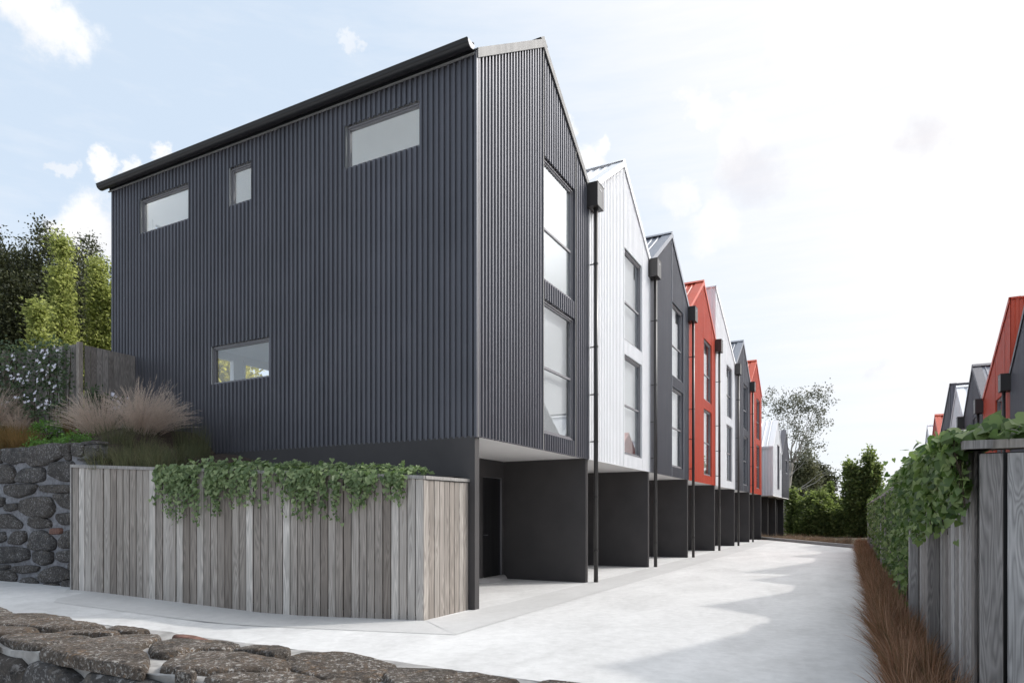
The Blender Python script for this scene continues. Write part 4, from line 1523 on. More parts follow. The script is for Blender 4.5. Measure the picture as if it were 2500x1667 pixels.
x, y = at(25, 26)
tree('broadleaf_tree', 'big dark evergreen tree at the left picture edge behind the upper fence', (x, y, 2.0), zt_px(510, 26) - 2, ellipsoid((x, y, 2.0), 10, 4.0, 3.6, 0.6, zt_px(505, 26) - 2.2, 640, 0.55, 14), 'dark_leaf', 'dark_bark', 1, 210, 0.11, 0.25, 0.28, 16, GT)
x, y = at(215, 30)
tree('broadleaf_tree', 'dark tree peeping up between the two pale green poplars', (x, y, 2.0), zt_px(580, 30) - 2, ellipsoid((x, y, 2.0), 10, 2.3, 2.3, 1.0, zt_px(575, 30) - 2.2, 260, 0.5, 9), 'dark_leaf', 'dark_bark', 2, 150, 0.11, 0.23, 0.2, 12, GT)
x, y = at(150, 22)
zt_ = zt_px(578, 22) - 2.3
tree('poplar', 'yellow-green poplar column left of the other one, by the dark evergreen', (x, y, 2.3), zt_, columns((x, y, 2.3), [(0, 0, 0.56, 0.3, zt_), (-0.25, 0.2, 0.45, 0.3, zt_ * .8), (0.3, 0, 0.5, 0.3, zt_ * .6)], 260), 'poplar_leaf', 'dark_bark', 3, 85, 0.115, 0.17, 0.12, 14, GT, up=0.8)
x, y = at(240, 23)
zt_ = zt_px(640, 23) - 2.3
tree('poplar', 'yellow-green poplar column standing right against the house edge', (x, y, 2.3), zt_, columns((x, y, 2.3), [(0, 0, 0.58, 0.3, zt_), (-0.35, 0.2, 0.5, 0.3, zt_ * .62), (0.35, 0.3, 0.5, 0.3, zt_ * .88)], 280), 'poplar_leaf', 'dark_bark', 4, 85, 0.115, 0.17, 0.12, 14, GT, up=0.8)
x, y = at(92, 21)
zt_ = zt_px(745, 21) - 2.3
tree('poplar', 'short yellow-green sapling low in front of the dark evergreen', (x, y, 2.3), zt_, columns((x, y, 2.3), [(0, 0, 0.6, 0.2, zt_), (0.5, 0.2, 0.5, 0.2, zt_ * .8)], 150), 'poplar_leaf', 'dark_bark', 5, 50, 0.13, 0.16, 0.08, 8, GT, up=0.8)
x, y = -26.0, 20.5
tree('small_tree', 'yellow-leaved small tree seen through the low flank window', (x, y, 1.8), 8.0, ellipsoid((x, y, 1.8), 8, 3.2, 3.6, 0.8, 9.0, 300, 0.6, 9), 'autumn_leaf', 'dark_bark', 6, 45, 0.28, 0.42, 0.12, 12, GT)
for i, (u, t_, v, rx) in enumerate([(-60, 33, 640, 4.5), (110, 34, 760, 4.0), (250, 36, 760, 4.0)]):
    x, y = at(u, t_)
    tree('broadleaf_tree', ['dark tree deep behind the evergreen, cut by the left picture edge', 'dark bushy tree low behind the short sapling', 'dark bushy tree behind the poplar at the house edge'][i], (x, y, 2.0), zt_px(v, t_) - 2, ellipsoid((x, y, 2.0), 8, rx, 3, 0.0, zt_px(v, t_) - 2, 260, 0.6, 9), 'dark_leaf', 'dark_bark', 20 + i, 50, 0.24, 0.5, 0.2, 8, GT)

# trees beyond the end of the drive
GE = 'trees beyond the end of the drive'
x, y = at(1912, 58)
gum = thing('gum_tree', 'tall thin white-trunked gum tree beside the last dark house', 'tree', (x, y, -0.2), GE)
rng = np.random.default_rng(8)
mb = MB()
g = lambda u, v, dt=0: np.array([*at(u, 58 + dt), zt_px(v, 58 + dt)])
trunk = [g(1908, 1318), g(1911, 1270), g(1917, 1215), g(1925, 1170), g(1932, 1130)]
mb.tube([tuple(p) for p in trunk], [0.52, 0.42, 0.34, 0.27, 0.2], 10)
ends = [(1873, 985), (1885, 968), (1905, 985), (1925, 1000), (1950, 965), (1960, 985), (1985, 958), (1998, 953), (2010, 980), (1985, 1000), (2005, 1015), (1995, 1030), (1968, 1055), (1962, 1070), (1990, 1085), (1978, 1110), (1945, 1045), (1897, 1000), (1940, 975), (1925, 980)]
cl = []
for i, (u, v) in enumerate(ends):
    e = g(u, v, rng.uniform(-2, 2))
    st = trunk[3] if i % 2 else trunk[4]
    path = branch_path(rng, st, e, 6, 0.05)
    mb.tube(path, [0.065, 0.045, 0.034, 0.024, 0.016, 0.008], 5)
    for _ in range(7):
        cl.append(e + rng.normal(size=3) * np.array([0.48, 0.45, 0.30]))
    for _ in range(2):
        cl.append(np.array(path[4]) + rng.normal(size=3) * 0.5)
for (u, v) in [(2020, 1150), (2040, 1150), (1970, 1200)]:
    e = g(u, v, -1)
    mb.tube(branch_path(rng, trunk[1] if v > 1160 else trunk[2], e, 6, 0.05), [0.07, 0.055, 0.04, 0.03, 0.02, 0.01], 5)
    cl.append(e)
mb.build('trunk', 'gum_bark', gum, True)
V, F = crown_mesh(rng, np.array(cl), 0.21, 26, 0.18, -0.3)
mesh_obj('crown', V, F, 'gum_leaf', gum)


def far_tree(label, u, t_, vtop, half_px, leaf, seed, kind='round', z0=0.2, per=55, n=220, name='broadleaf_tree', size=0.24):
    x_, y_ = at(u, t_)
    r = half_px / 1610.1 * t_
    h = zt_px(vtop, t_) + 0.2
    if kind == 'round':
        cr = ellipsoid((x_, y_, -0.2), h, r, r, z0, h, n, 0.55, 10)
    else:
        rg = np.random.default_rng(seed)
        cols_ = [(0, 0, r * 0.75, z0, h * .72)] + [(rg.uniform(-.85, .85) * r, rg.uniform(-.6, .6) * r, r * rg.uniform(.2, .38), z0, h * (rg.uniform(.55, .95) if q else 1.0)) for q in range(13)]
        cr = columns((x_, y_, -0.2), cols_, int(n * 1.5), 0.86)
    tree(name, label, (x_, y_, -0.2), h, cr, leaf, 'dark_bark', seed, per, size, r * 0.17, 0.14, 8, GE, up=0.5)


far_tree('olive-green bushy tree growing around the white gum trunk', 1958, 63, 1098, 44, 'olive_leaf', 31, n=260)
far_tree('darker spreading tree right of the olive-green one by the gum', 1995, 66, 1132, 40, 'dark_leaf', 32, z0=2.6, n=220)
far_tree('dark undergrowth tree low behind the gum trunk', 1930, 68, 1205, 50, 'dark_leaf', 33, z0=-.2)
far_tree('leafy green tree low between the gum and the conifer clump', 1972, 52, 1196, 46, 'far_leaf', 34, 'col', n=240)
far_tree('green bushy tree right of the leafy one behind the kerb', 2010, 50, 1228, 40, 'far_leaf', 35, 'col', n=200)
far_tree('slender green tree left of the tallest one behind the kerb', 2040, 53, 1180, 20, 'far_leaf', 36, 'col', n=130)
far_tree('tallest dense green tree at the far end beside the right fence', 2106, 48, 1100, 38, 'far_leaf', 37, 'col', n=260)
far_tree('dark green tree filling in between the slender and the tallest tree', 2068, 55, 1232, 38, 'far_leaf', 38, 'col', n=220)
far_tree('green tree partly hidden by the end of the right fence', 2150, 50, 1225, 30, 'far_leaf', 39, 'col', n=200)
far_tree('dark bush at the foot of the trees behind the kerb middle', 2000, 60, 1232, 50, 'dark_leaf', 40, z0=-.3)
far_tree('dark bush at the foot of the tallest far tree', 2085, 60, 1240, 50, 'dark_leaf', 41, z0=-.3)
far_tree('green bush at the left end of the kerb behind the last piers', 1890, 66, 1225, 40, 'far_leaf', 42, z0=-.3)


# ------------------------------------------------------------------ grasses
def tuft(rng, n, h, r0, spread, w, segs=4, droop=0.35, hv=0.35, bias=(0, 0)):
    """curved tapering blades from one crown"""
    a = rng.uniform(0, 2 * math.pi, n)
    rr_ = r0 * np.sqrt(rng.uniform(0, 1, n))
    root = np.stack([np.cos(a) * rr_, np.sin(a) * rr_, np.zeros(n)], 1)
    a2 = a + rng.normal(size=n) * 0.6
    sp = spread * rng.uniform(0.15, 1.0, n)
    d = np.stack([np.cos(a2) * sp + bias[0], np.sin(a2) * sp + bias[1]], 1)
    hh = h * rng.uniform(1 - hv, 1.08, n)
    ts = np.linspace(0, 1, segs + 1)
    pts = np.zeros((n, segs + 1, 3))
    for i, t_ in enumerate(ts):
        pts[:, i, 0:2] = root[:, :2] + d * (t_ ** 1.7)
        pts[:, i, 2] = hh * (t_ - droop * (sp / max(spread, 1e-6)) * t_ ** 2.4)
    side = np.stack([-np.sin(a2 + rng.normal(size=n) * .8), np.cos(a2 + rng.normal(size=n) * .8), np.zeros(n)], 1)
    ww = w * rng.uniform(0.6, 1.2, n)
    V = np.zeros((n, segs + 1, 2, 3))
    for i, t_ in enumerate(ts):
        k = (1 - t_ ** 1.5) * 0.95 + 0.05
        V[:, i, 0] = pts[:, i] - side * (ww * k / 2)[:, None]
        V[:, i, 1] = pts[:, i] + side * (ww * k / 2)[:, None]
    idx = np.arange(n)[:, None, None] * (segs + 1) * 2
    q = np.array([[2 * i, 2 * i + 1, 2 * i + 3, 2 * i + 2] for i in range(segs)])[None]
    return V.reshape(-1, 3), (idx + q).reshape(-1, 4), pts


def plume_hairs(rng, pts, per, L, w, t0=0.5):
    n, k, _ = pts.shape
    s = rng.uniform(t0, 1.0, (n, per)) * (k - 1)
    i0 = np.clip(s.astype(int), 0, k - 2)
    f = (s - i0)[..., None]
    ii = np.arange(n)[:, None]
    p = pts[ii, i0] * (1 - f) + pts[ii, i0 + 1] * f
    d = pts[ii, i0 + 1] - pts[ii, i0]
    d /= np.linalg.norm(d, axis=2, keepdims=True)
    d = d + rng.normal(size=d.shape) * 0.22
    d /= np.linalg.norm(d, axis=2, keepdims=True)
    side = np.cross(d, rng.normal(size=d.shape))
    side /= np.linalg.norm(side, axis=2, keepdims=True)
    ln = L * rng.uniform(0.5, 1.2, (n, per))[..., None]
    V = np.stack([p - side * w / 2, p + side * w / 2, p + d * ln], 2).reshape(-1, 3)
    F = np.arange(len(V)).reshape(-1, 3)
    return V, F


def raw_mesh(name, V, F, mat):
    me = bpy.data.meshes.new(name)
    nf, k = F.shape
    me.vertices.add(len(V))
    me.vertices.foreach_set('co', np.asarray(V, dtype=np.float32).ravel())
    me.loops.add(nf * k)
    me.loops.foreach_set('vertex_index', F.ravel().astype(np.int32))
    me.polygons.add(nf)
    me.polygons.foreach_set('loop_start', np.arange(0, nf * k, k, dtype=np.int32))
    me.polygons.foreach_set('loop_total', np.full(nf, k, dtype=np.int32))
    me.update(calc_edges=True)
    me.materials.append(MATS[mat])
    return me


# red tussocks along the drive: blades gathered in bunches that arch over together
red = []
for k in range(5):
    rng = np.random.default_rng(50 + k)
    Vs, Fs, nb = [], [], 0
    for b in range(26):
        a_ = rng.uniform(0, 6.28)
        f_ = rng.uniform(0.05, 1.0)
        V, F, _ = tuft(rng, 12, 0.66 * rng.uniform(.6, 1.1), 0.025, 0.13, 0.0095, 6, 0.30, 0.3, (math.cos(a_) * .34 * f_, math.sin(a_) * .34 * f_))
        # the farther a bunch leans the lower it hangs
        V = V.copy()
        V[:, 2] *= 1 - 0.35 * f_
        V[:, :2] += np.array([math.cos(a_), math.sin(a_)]) * 0.08 * rng.uniform(0, 1)
        Vs.append(V)
        Fs.append(F + nb)
        nb += len(V)
    red.append(raw_mesh('red_grass', np.concatenate(Vs), np.concatenate(Fs), 'grass_red'))
rg = random.Random(4)
y = 3.1
while y < 33.0:
    xl = 0.19 - 0.0112 * (y - 8)
    xr = FX(y)
    for j in range(2):
        o = bpy.data.objects.new('tussock_grass', red[rg.randrange(5)])
        o.location = (xl + 0.09 + j * 0.19 + rg.uniform(-.04, .04), y + j * 0.16 + rg.uniform(-.06, .06), 0.03)
        if y < 5.2:
            o.location.x += 0.05
        o.rotation_euler = (rg.uniform(-.08, .08), rg.uniform(-.08, .08), rg.uniform(0, 6.28))
        sc = rg.uniform(0.78, 1.08)
        o.scale = (sc, sc, sc * rg.uniform(.9, 1.1))
        COL.objects.link(o)
        tag(o, 'rusty red tussock grass in the strip between driveway and right fence', 'grass', 'red tussock grasses along the right fence', 'thing')
    y += 0.34 if y < 14 else 0.5

# fountain grasses in the raised bed
fount = []
for k in range(2):
    rng = np.random.default_rng(70 + k)
    V, F, _ = tuft(rng, 420, 0.75, 0.16, 0.55, 0.006, 5, 0.35, 0.4)
    gm_ = raw_mesh('blades', V, F, 'grass_green')
    V, F, pts = tuft(rng, 430, 1.46, 0.16, 0.72, 0.0028, 9, 0.42, 0.34, (0.28, 0))
    V2, F2 = plume_hairs(rng, pts, 56, 0.07, 0.0036, 0.42)
    st = raw_mesh('stalks', V, F, 'grass_plume')
    pl = raw_mesh('plume', V2, F2, 'grass_plume')
    fount.append((gm_, st, pl))


def fountain(label, x_, y_, z_, sc, rz, k, tilt=0.0):
    t = thing('fountain_grass', label, 'grass', (x_, y_, z_), 'pale fountain grasses in the raised bed')
    t['kind'] = 'thing'
    t.rotation_euler = (0, tilt, rz)
    t.scale = (sc, sc, sc)
    for nm, me in zip(('blades', 'stalks', 'plumes'), fount[k]):
        o = bpy.data.objects.new(nm, me)
        o.parent = t
        COL.objects.link(o)


fountain('large buff fountain grass in front of the white flowers, left half of the big clump', -12.75, 7.45, 2.62, 0.95, 2.9, 0)
fountain('large buff fountain grass spilling right against the dark cladding', -12.05, 7.75, 2.62, 1.05, 0.1, 1, 0.10)
fountain('buff fountain grass behind the middle of the big clump', -12.6, 8.2, 2.75, 0.9, 0.4, 0)
fountain('buff fountain grass cut by the left picture edge', -16.1, 7.2, 3.0, 0.95, 0.6, 1)
fountain('smaller buff fountain grass at the foot of the climbing flowers', -15.4, 7.35, 3.0, 0.6, 2.0, 0)


def grass_clump(label, x_, y_, z_, n_, h, r0, sp, w, mat, seed, group=None):
    rng = np.random.default_rng(seed)
    V, F, _ = tuft(rng, n_, h, r0, sp, w, 4, 0.3, 0.45)
    o = bpy.data.objects.new('grass_clump', raw_mesh('grass_clump', V, F, mat))
    o.location = (x_, y_, z_)
    COL.objects.link(o)
    tag(o, label, 'grass', group, 'thing')


GG = 'green and rusty grass clumps in the raised bed'
for (x_, y_, sd_, lb_) in ((-11.0, 6.5, 181, 'green sedge hugging the fence cap at its far left end'), (-10.55, 6.65, 182, 'green sedge on the cap edge, second from the left end of the fence'),
                           (-10.1, 6.8, 183, 'green sedge on the cap edge just left of the ivy'), (-11.3, 7.3, 184, 'green sedge under the left half of the pale fountain grass'),
                           (-10.5, 7.5, 185, 'green sedge in the bed between fountain grass and ivy'), (-11.75, 7.15, 186, 'green sedge behind the blue-grey cushion shrub')):
    grass_clump(lb_, x_, y_, soil_z(x_, y_) - .02, 330, 0.50, 0.26, 0.34, 0.006, 'grass_sedge', sd_, GG)
grass_clump('green sedge clump just above the left end of the fence cap', -11.1, 6.75, 2.28, 620, 0.52, 0.22, 0.25, 0.005, 'grass_sedge', 81, GG)
grass_clump('green sedge clump right of the first one, under the fountain grass', -10.7, 7.15, 2.3, 620, 0.55, 0.22, 0.25, 0.005, 'grass_sedge', 82, GG)
grass_clump('dusky upright sedge against the cladding at the right of the fountain grass', -11.35, 8.35, 2.6, 700, 0.80, 0.28, 0.22, 0.005, 'grass_sedge', 83, GG)
grass_clump('dusky upright sedge lower in front of the cladding, rightmost grass of the bed', -10.85, 8.1, 2.45, 420, 0.60, 0.22, 0.2, 0.005, 'grass_sedge', 88, GG)
grass_clump('orange-brown grass on the stone wall top at the left picture edge', -14.5, 6.85, 2.78, 900, 0.62, 0.25, 0.45, 0.005, 'grass_orange', 84, GG)
grass_clump('orange-brown grass behind the two small green shrubs', -13.7, 7.55, 3.0, 700, 0.62, 0.2, 0.42, 0.005, 'grass_orange', 85, GG)
grass_clump('orange-brown grass second from the left picture edge on the wall top', -13.85, 6.7, 2.74, 600, 0.46, 0.2, 0.36, 0.005, 'grass_orange', 86, GG)
grass_clump('orange-brown grass left of the frame edge on the wall top', -15.3, 6.9, 2.8, 700, 0.6, 0.2, 0.42, 0.005, 'grass_orange', 87, GG)


def shrub(label, x_, y_, z_, r, h, mat, seed, n_=900, size=0.055):
    rng = np.random.default_rng(seed)
    v = rng.normal(size=(n_, 3))
    v /= np.linalg.norm(v, axis=1, keepdims=True)
    v *= rng.uniform(0.45, 1.0, (n_, 1)) ** 0.5
    v[:, 2] = np.abs(v[:, 2])
    bump = 1 + 0.18 * np.sin(v[:, :1] * 7 + seed) * np.cos(v[:, 1:2] * 6)
    pos = v * np.array([r, r, h]) * bump
    M = rotmats(rng, n_, (0, 0, 0.9), 0.6)
    V, F = stamp(LEAF_V, LEAF_F, M, pos, rng.uniform(.6, 1.2, n_) * size)
    t = thing('shrub', label, 'shrub', (x_, y_, z_))
    mesh_obj('foliage', V + np.array([x_, y_, z_]), F, mat, t)
    mb = MB()
    for k in range(6):
        e = pos[rng.integers(n_)] * 0.8
        mb.tube([(x_, y_, z_ - .05), (x_ + e[0] * .5, y_ + e[1] * .5, z_ + e[2] * .6), (x_ + e[0], y_ + e[1], z_ + e[2])], [.012, .008, .004], 5)
    mb.build('stems', 'vine_stem', t)


shrub('small bright green shrub on the stone wall top beside the fountain grass', -12.45, 6.85, 2.62, 0.36, 0.38, 'bright_shrub', 91)
shrub('small bright green shrub farther back left below the jasmine', -14.05, 7.2, 3.0, 0.38, 0.36, 'bright_shrub', 92)
shrub('low olive-green shrub between the two bright green ones', -13.3, 6.8, 2.72, 0.38, 0.22, 'bright_shrub', 93, 600)
shrub('blue-grey cushion shrub tucked beside the end of the fence cap', -11.45, 6.75, 2.32, 0.20, 0.30, 'blue_shrub', 94, 900, 0.03)

# dry grass behind the kerb and by the last piers
rng = np.random.default_rng(60)
Vs, Fs, nb = [], [], 0
for _ in range(120):
    f = rng.uniform()
    p = np.array([-5.5, 44.2]) * (1 - f) + np.array([0.4, 33.4]) * f + np.array([kn.x, kn.y]) * rng.uniform(0.2, 2.2)
    V, F, _p = tuft(rng, 60, rng.uniform(.25, .6), 0.1, 0.3, 0.014, 3, 0.3, 0.4)
    Vs.append(V + np.array([p[0], p[1], -0.08]))
    Fs.append(F + nb)
    nb += len(V)
for _ in range(10):
    p = (rng.uniform(-6.6, -5.2), rng.uniform(44, 45.5))
    V, F, _p = tuft(rng, 60, rng.uniform(.4, .7), 0.1, 0.3, 0.014, 3, 0.3, 0.4)
    Vs.append(V + np.array([p[0], p[1], -0.08]))
    Fs.append(F + nb)
    nb += len(V)
o = mesh_obj('dry_grass', np.concatenate(Vs), np.concatenate(Fs), 'grass_dry')
tag(o, 'dry straw-coloured grass behind the kerb at the end of the drive', 'grass', kind='stuff')

# ------------------------------------------------------------------ climbing plants
HEART_V = [(0, 0, 0), (0.20, 0.16, 0.05), (0.44, 0.10, 0.07), (0.52, -0.16, 0.06), (0.34, -0.50, 0.03), (0, -0.98, -0.10),
           (-0.34, -0.50, 0.03), (-0.52, -0.16, 0.06), (-0.44, 0.10, 0.07), (-0.20, 0.16, 0.05), (0, -0.45, -0.015)]
HEART_F = [(0, 10, 2, 1), (2, 10, 4, 3), (4, 10, 5, 5), (0, 9, 8, 10), (8, 7, 6, 10), (6, 5, 5, 10)]
HEART_T = []
for f in HEART_F:
    a, b, c, d = f
    HEART_T.append((a, b, c))
    if d != c:
        HEART_T.append((a, c, d))
HEART_T = [f for f in HEART_T if len(set(f)) == 3]


def vine_leaves(parent, pos, M, sc, mat, nparts=300, order=None):
    """the largest-looking leaves as parts of their own, the rest joined"""
    me = bpy.data.meshes.new('leaf')
    me.from_pydata(HEART_V, [], HEART_T)
    me.materials.append(MATS[mat])
    me.polygons.foreach_set('use_smooth', [True] * len(me.polygons))
    cp = np.array([0, 0, 1.5])
    app = sc / np.linalg.norm(pos - cp, axis=1)
    if order is not None:
        app = app * order
    idx = np.argsort(-app)
    for i in idx[:nparts]:
        m4 = Matrix.Identity(4)
        for r_ in range(3):
            for c_ in range(3):
                m4[r_][c_] = M[i][r_][c_] * sc[i]
            m4[r_][3] = pos[i][r_]
        piece('leaf', me, parent, m4)
    rest = idx[nparts:]
    if len(rest):
        V, F = stamp(HEART_V, HEART_T, M[rest], pos[rest], sc[rest])
        o = mesh_obj('leaves', V, F, mat, parent, True)
        o['kind'] = 'stuff'


def facing(rng, n, normal, down=(0, 0, -1), sn=0.4, sd=0.35):
    """leaf frames: local z near normal, local -y (the tip) near down"""
    z = np.asarray(normal) + rng.normal(size=(n, 3)) * sn
    z /= np.linalg.norm(z, axis=1, keepdims=True)
    d = np.asarray(down) + rng.normal(size=(n, 3)) * sd
    y_ = -(d - (d * z).sum(1, keepdims=True) * z)
    y_ /= np.linalg.norm(y_, axis=1, keepdims=True)
    x_ = np.cross(y_, z)
    return np.stack([x_, y_, z], axis=2)


# ivy on the front fence; s is the distance from the corner, drop below the cap
rng = np.random.default_rng(90)
ivy = thing('ivy', 'green heart-leaved ivy spilling over the front fence cap', 'vine', (FC[0] - 2, FC[1] - .5, 2.05), 'climbing vines')
prof_s = [0.28, 0.45, 0.8, 1.3, 1.7, 2.0, 2.4, 2.9, 3.2, 3.45, 3.9, 4.3]
prof_d = [0.25, 0.42, 0.40, 0.55, 0.72, 0.62, 0.60, 0.62, 0.48, 0.62, 0.78, 0.62]
pos, Ms, scs = [], [], []
stem = MB()
fn3 = np.array([FN[0], FN[1], 0])
for k in range(104):
    s = rng.uniform(0.3, 4.25) if k < 92 else rng.uniform(3.8, 4.4)
    if 3.55 < s < 3.85 and rng.uniform() < .7:
        continue
    L = np.interp(s, prof_s, prof_d) * rng.uniform(0.35, 1.25)
    n_ = int(3 + L / 0.038)
    ss, out_ = s, 0.03
    path = []
    for i in range(n_):
        f = i / max(1, n_ - 1)
        dz = -L * f
        ss += rng.normal() * 0.018
        out_ = 0.035 + 0.05 * math.sin(min(1, f * 3) * 1.6) * rng.uniform(.5, 1.2) * (1 - 0.6 * f)
        p2 = FC + FD * ss + FN * out_
        p = np.array([p2[0], p2[1], capz(ss) + 0.06 + dz])
        path.append(tuple(p))
        for _ in range(1 if f > 0.55 else 2):
            pos.append(p + np.array([FD[0] * rng.normal() * .035, FD[1] * rng.normal() * .035, rng.normal() * .02]) + fn3 * rng.uniform(0.0, .03))
            scs.append(rng.uniform(0.048, 0.092) * (1 - 0.35 * f))
    if len(path) > 2:
        stem.tube(path, 0.003, 4, False)
n1 = len(pos)
Ms.append(facing(rng, n1, (FN[0], FN[1], 0.45), (0, 0, -1), 0.38, 0.35))
# mound on top of the bed behind the cap
nm = 1250
s = rng.uniform(0.15, 4.3, nm)
bk = rng.uniform(0.0, 0.85, nm)
p2 = FC[None] + FD[None] * s[:, None] - FN[None] * bk[:, None]
hz = np.array([capz(q) for q in s]) + 0.06 + (0.12 * np.sin(np.clip(bk / .85, 0, 1) * 2.6) + 0.03 * np.sin(s * 9)) * np.clip((4.5 - s) / 1.2, .25, 1) * np.clip((s + .2) / .5, .4, 1) + rng.normal(size=nm) * 0.022
pm_ = np.column_stack([p2, hz])
keep = pm_[:, 1] < 8.93
pm_ = pm_[keep]
Ms.append(facing(rng, len(pm_), (FN[0] * .35, FN[1] * .35, 1), (FN[0], FN[1], -.5), 0.35, 0.5))
scs = np.concatenate([np.array(scs), rng.uniform(0.048, 0.088, len(pm_))])
# a few shoots poking up
sh = []
for k in range(26):
    s_ = rng.uniform(0.2, 4.2)
    b_ = FC + FD * s_ - FN * rng.uniform(0, .7)
    for i in range(4):
        sh.append([b_[0] + rng.normal() * .03, b_[1] + rng.normal() * .03, capz(s_) + .14 + i * .035 * rng.uniform(.4, 1.3)])
sh = np.array(sh)
Ms.append(facing(rng, len(sh), (FN[0], FN[1], 0.6), (0, 0, -1), 0.6, 0.6))
scs = np.concatenate([scs, rng.uniform(.05, .085, len(sh))])
pos = np.concatenate([np.array(pos), pm_, sh])
vine_leaves(ivy, pos, np.concatenate(Ms), scs, 'ivy_leaf', 300)
o = stem.build('stems', 'vine_stem', ivy)
o['kind'] = 'stuff'

# creeper on the right fence
rng = np.random.default_rng(91)
crp = thing('creeper', 'broad-leaved green creeper heaped over the right fence near its corner', 'vine', (FX(6.5), 6.5, 1.9), 'climbing vines')
pos, scs, nrm = [], [], []
stem = MB()
for k in range(300):
    y = 5.25 + 5.6 * rng.uniform() ** 1.0
    dmax = float(np.interp(y, [5.2, 5.5, 6.2, 7.2, 8.2, 9.2, 10.2, 11], [0.40, 0.52, 0.62, 0.66, 0.70, 0.74, 0.9, 1.2]))
    L = dmax * rng.uniform(0.35, 1.1)
    n_ = int(3 + L / 0.06)
    yy = y
    path = []
    for i in range(n_):
        f = i / max(1, n_ - 1)
        yy += rng.normal() * 0.025
        out_ = 0.06 + 0.10 * (1 - f) * rng.uniform(.2, 1.0) + 0.02
        p = np.array([FX(yy), yy, RT + 0.10 - L * f]) + np.array([fn[0], fn[1], 0]) * out_
        if yy < 5.16:
            continue
        path.append(tuple(p))
        pos.append(p + rng.normal(size=3) * 0.025)
        scs.append(rng.uniform(0.055, 0.105) * (1 - .25 * f))
    if len(path) > 2:
        stem.tube(path, 0.0032, 4, False)
n1 = len(pos)
Ms = [facing(rng, n1, (-0.75, -0.35, 0.6), (-0.25, -0.2, -1), 0.6, 0.55)]
# mound on the cap
nm = 900
y = 5.12 + 6.2 * rng.uniform(size=nm)
ac = rng.uniform(-0.20, 0.20, nm)
hz = RT + 0.07 + 0.12 * np.cos(np.clip(ac / .24, -1, 1) * 1.4) * np.interp(y, [5.1, 5.6, 6.5, 11.5], [0.35, 0.7, 1.0, 0.8]) * rng.uniform(.35, 1.1, nm)
pmm = np.column_stack([0.75 - 0.0112 * y - ac, y, hz])
pmm = pmm[(pmm[:, 1] > 5.32) | (pmm[:, 2] > RT + .09)]
Ms.append(facing(rng, len(pmm), (-0.35, -0.45, 1), (-0.7, -0.4, -.6), 0.5, 0.5))
scs = np.concatenate([np.array(scs), rng.uniform(.055, .105, len(pmm))])
# along the street-side cap to the right
nr = 190
xx = rng.uniform(FX(5.2) - .02, 2.1, nr)
pr_ = np.column_stack([xx, 5.30 + rng.uniform(-.05, .35, nr), RT + 0.08 + rng.uniform(0, .13, nr)])
Ms.append(facing(rng, nr, (-0.1, -0.8, 0.8), (-.5, -.5, -.6), 0.5, 0.6))
scs = np.concatenate([scs, rng.uniform(.075, .125, nr)])
# stray shoots
stray = []
for k in range(12):
    y_ = rng.uniform(6.5, 12)
    stray.append([FX(y_) - rng.uniform(.05, .45), y_, RT + rng.uniform(.12, .34)])
stray = np.array(stray)
Ms.append(facing(rng, len(stray), (-0.7, -0.5, 0.4), (-.3, 0, -1), 0.6, 0.6))
scs = np.concatenate([scs, rng.uniform(.06, .09, len(stray))])
pos = np.concatenate([np.array(pos), pmm, pr_, stray])
vine_leaves(crp, pos, np.concatenate(Ms), scs, 'creeper_leaf', 300)
o = stem.build('stems', 'vine_stem', crp)
o['kind'] = 'stuff'


def curtain(label, ya, yb, n_, zlo, seed):
    rng = np.random.default_rng(seed)
    t = thing('creeper', label, 'vine', (FX((ya + yb) / 2), (ya + yb) / 2, 1.0), 'climbing vines')
    y = rng.uniform(ya, yb, n_)
    zl = zlo + 0.3 * np.sin(y * 3.1 + seed)
    z = zl + (RT + 0.16 - zl) * rng.uniform(size=n_) ** 0.8
    out_ = 0.045 + 0.08 * rng.uniform(size=n_) + 0.03 * np.sin(y * 5 + z * 4)
    ph = np.abs((y - 7.25 + 1.05) % 2.1 - 1.05)
    keep_ = (ph > 0.11) | (z > RT - .15)
    y, z, out_ = y[keep_], z[keep_], out_[keep_]
    n_ = len(y)
    top = z > RT - .02
    out_[top] = rng.uniform(-.2, .14, top.sum())
    p = np.column_stack([0.75 - 0.0112 * y - out_, y, z + np.where(top, rng.uniform(0, .1, n_), 0)])
    M = facing(rng, n_, (-0.8, -0.5, 0.45), (0, 0, -1), 0.6, 0.5)
    vine_leaves(t, p, M, rng.uniform(.05, .09, n_), 'creeper_leaf', 300)
    mb = MB()
    for k in range(40):
        y_ = rng.uniform(ya, yb)
        mb.tube([(FX(y_) - .04, y_, zlo + rng.uniform(0, .4)), (FX(y_) - .06, y_ + rng.uniform(-.15, .15), 1.1), (FX(y_) - .05, y_ + rng.uniform(-.2, .2), RT)], 0.004, 4, False)
    o = mb.build('stems', 'vine_stem', t)
    o['kind'] = 'stuff'


curtain('creeper curtain hanging to the grass just beyond the near creeper heap', 9.9, 15.2, 1900, 0.25, 95)
curtain('creeper curtain midway along the right fence between two bare posts', 16.1, 22.5, 1300, 0.55, 96)
curtain('creeper curtain nearest the far end of the right fence', 23.0, 29.5, 1000, 0.8, 97)

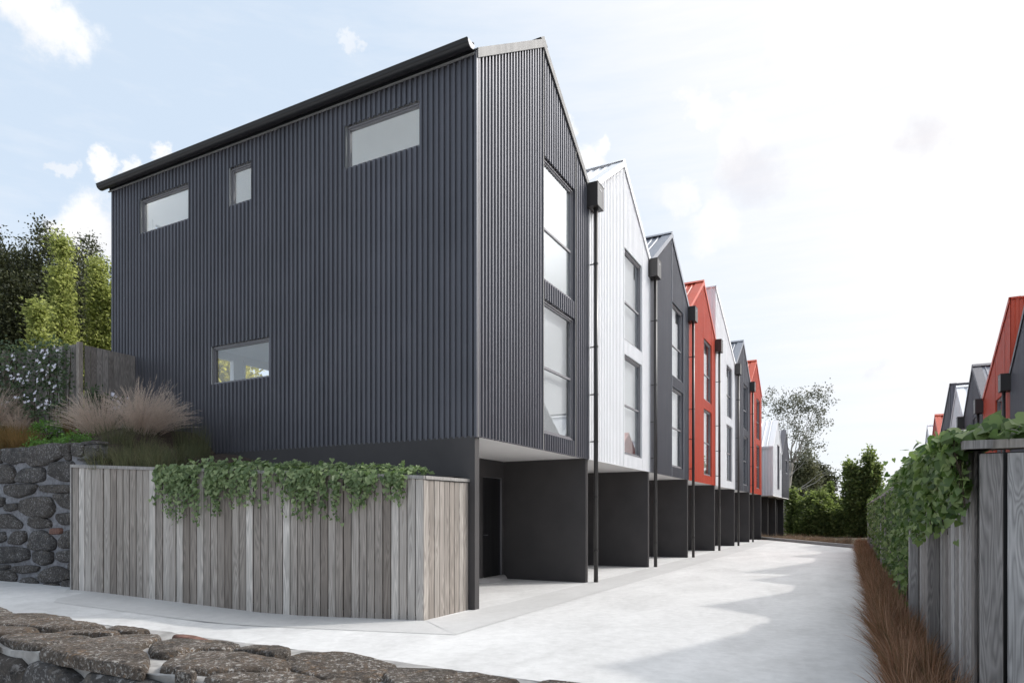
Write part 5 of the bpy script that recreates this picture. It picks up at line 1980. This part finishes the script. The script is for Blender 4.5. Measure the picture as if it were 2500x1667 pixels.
# jasmine on the upper fence
rng = np.random.default_rng(92)
jas = thing('jasmine', 'dark-leaved climber with white flowers over the upper garden fence', 'vine', (-15.2, 7.6, 3.2), 'climbing vines')
fl_d = np.array([-0.987, -0.16])
fl_n = np.array([0.16, -0.987])
nj = 3000
s = rng.uniform(0.05, 3.6, nj)
zr = rng.uniform(size=nj)
zlo = np.interp(s, [0, 1.2, 2.1, 2.6, 3.6], [3.5, 3.45, 3.5, 4.0, 4.05])
ztp = np.interp(s, [0, 0.6, 2.0, 2.7, 3.6], [4.98, 5.12, 5.12, 4.95, 4.80])
zz = zlo + (ztp - zlo) * zr
p2 = np.array([-14.12, 7.80])[None] + fl_d[None] * s[:, None] + fl_n[None] * rng.uniform(0.02, 0.28, nj)[:, None]
pj = np.column_stack([p2, zz + rng.normal(size=nj) * .05])
nk = 950
y = 7.85 + 1.1 * rng.uniform(size=nk) ** 1.3
zc = np.interp(y, [7.85, 8.3, 8.95], [4.12, 3.95, 3.72])
zk = zc - 0.75 * rng.uniform(size=nk) + rng.normal(size=nk) * .07
pk = np.column_stack([-14.02 + rng.uniform(0.02, .3, nk), y, zk])
pj = np.concatenate([pj, pk])
M = rotmats(rng, len(pj), (0.35, -0.8, 0.5), 0.55)
V, F = stamp(LEAF_V, LEAF_F, M, pj, rng.uniform(.05, .10, len(pj)))
o = mesh_obj('leaves', V, F, 'jasmine_leaf', jas)
o['kind'] = 'stuff'
fv, ff = [(0, 0, 0.008)], []
for k in range(5):
    a = 2 * math.pi * k / 5
    for da, r_, z_ in ((-.42, .62, .03), (-.2, 1.0, .0), (.2, 1.0, .0), (.42, .62, .03)):
        fv.append((math.cos(a + da) * r_, math.sin(a + da) * r_, z_))
    b = 1 + 4 * k
    ff.append((0, b, b + 1, b + 2, b + 3))
fme = bpy.data.meshes.new('flower')
fme.from_pydata(fv, [], ff)
fme.materials.append(MATS['petal'])
cl = []
for _ in range(34):
    q = rng.uniform(0.2, 2.1)
    p = np.array([-14.12, 7.80]) + fl_d * q + fl_n * 0.28
    cl.append((p[0], p[1], rng.uniform(3.6, 4.9) if q < 1.9 else rng.uniform(4.2, 4.9)))
for _ in range(16):
    y_ = rng.uniform(7.9, 8.9)
    cl.append((-13.74, y_, np.interp(y_, [7.85, 8.9], [4.1, 3.75]) - rng.uniform(-.08, .55)))
for c in cl:
    for _ in range(rng.integers(2, 5)):
        p = np.array(c) + rng.normal(size=3) * np.array([.06, .03, .055])
        Mx = rotmats(rng, 1, (0.3, -0.9, 0.35), 0.35)[0]
        m4 = Matrix.Identity(4)
        sc = rng.uniform(0.026, 0.036)
        for r_ in range(3):
            for c_ in range(3):
                m4[r_][c_] = Mx[r_][c_] * sc
            m4[r_][3] = p[r_]
        piece('flower', fme, jas, m4)
mb = MB()
for k in range(30):
    q = rng.uniform(0.1, 3.5)
    a = np.array([-14.12, 7.78]) + fl_d * q
    mb.tube([(a[0], a[1], 2.9), (a[0] + .1, a[1] - .05, 3.8), (a[0] + rng.uniform(-.2, .2), a[1] - .04, 4.8)], 0.008, 5, False)
mb.build('stems', 'vine_stem', jas)
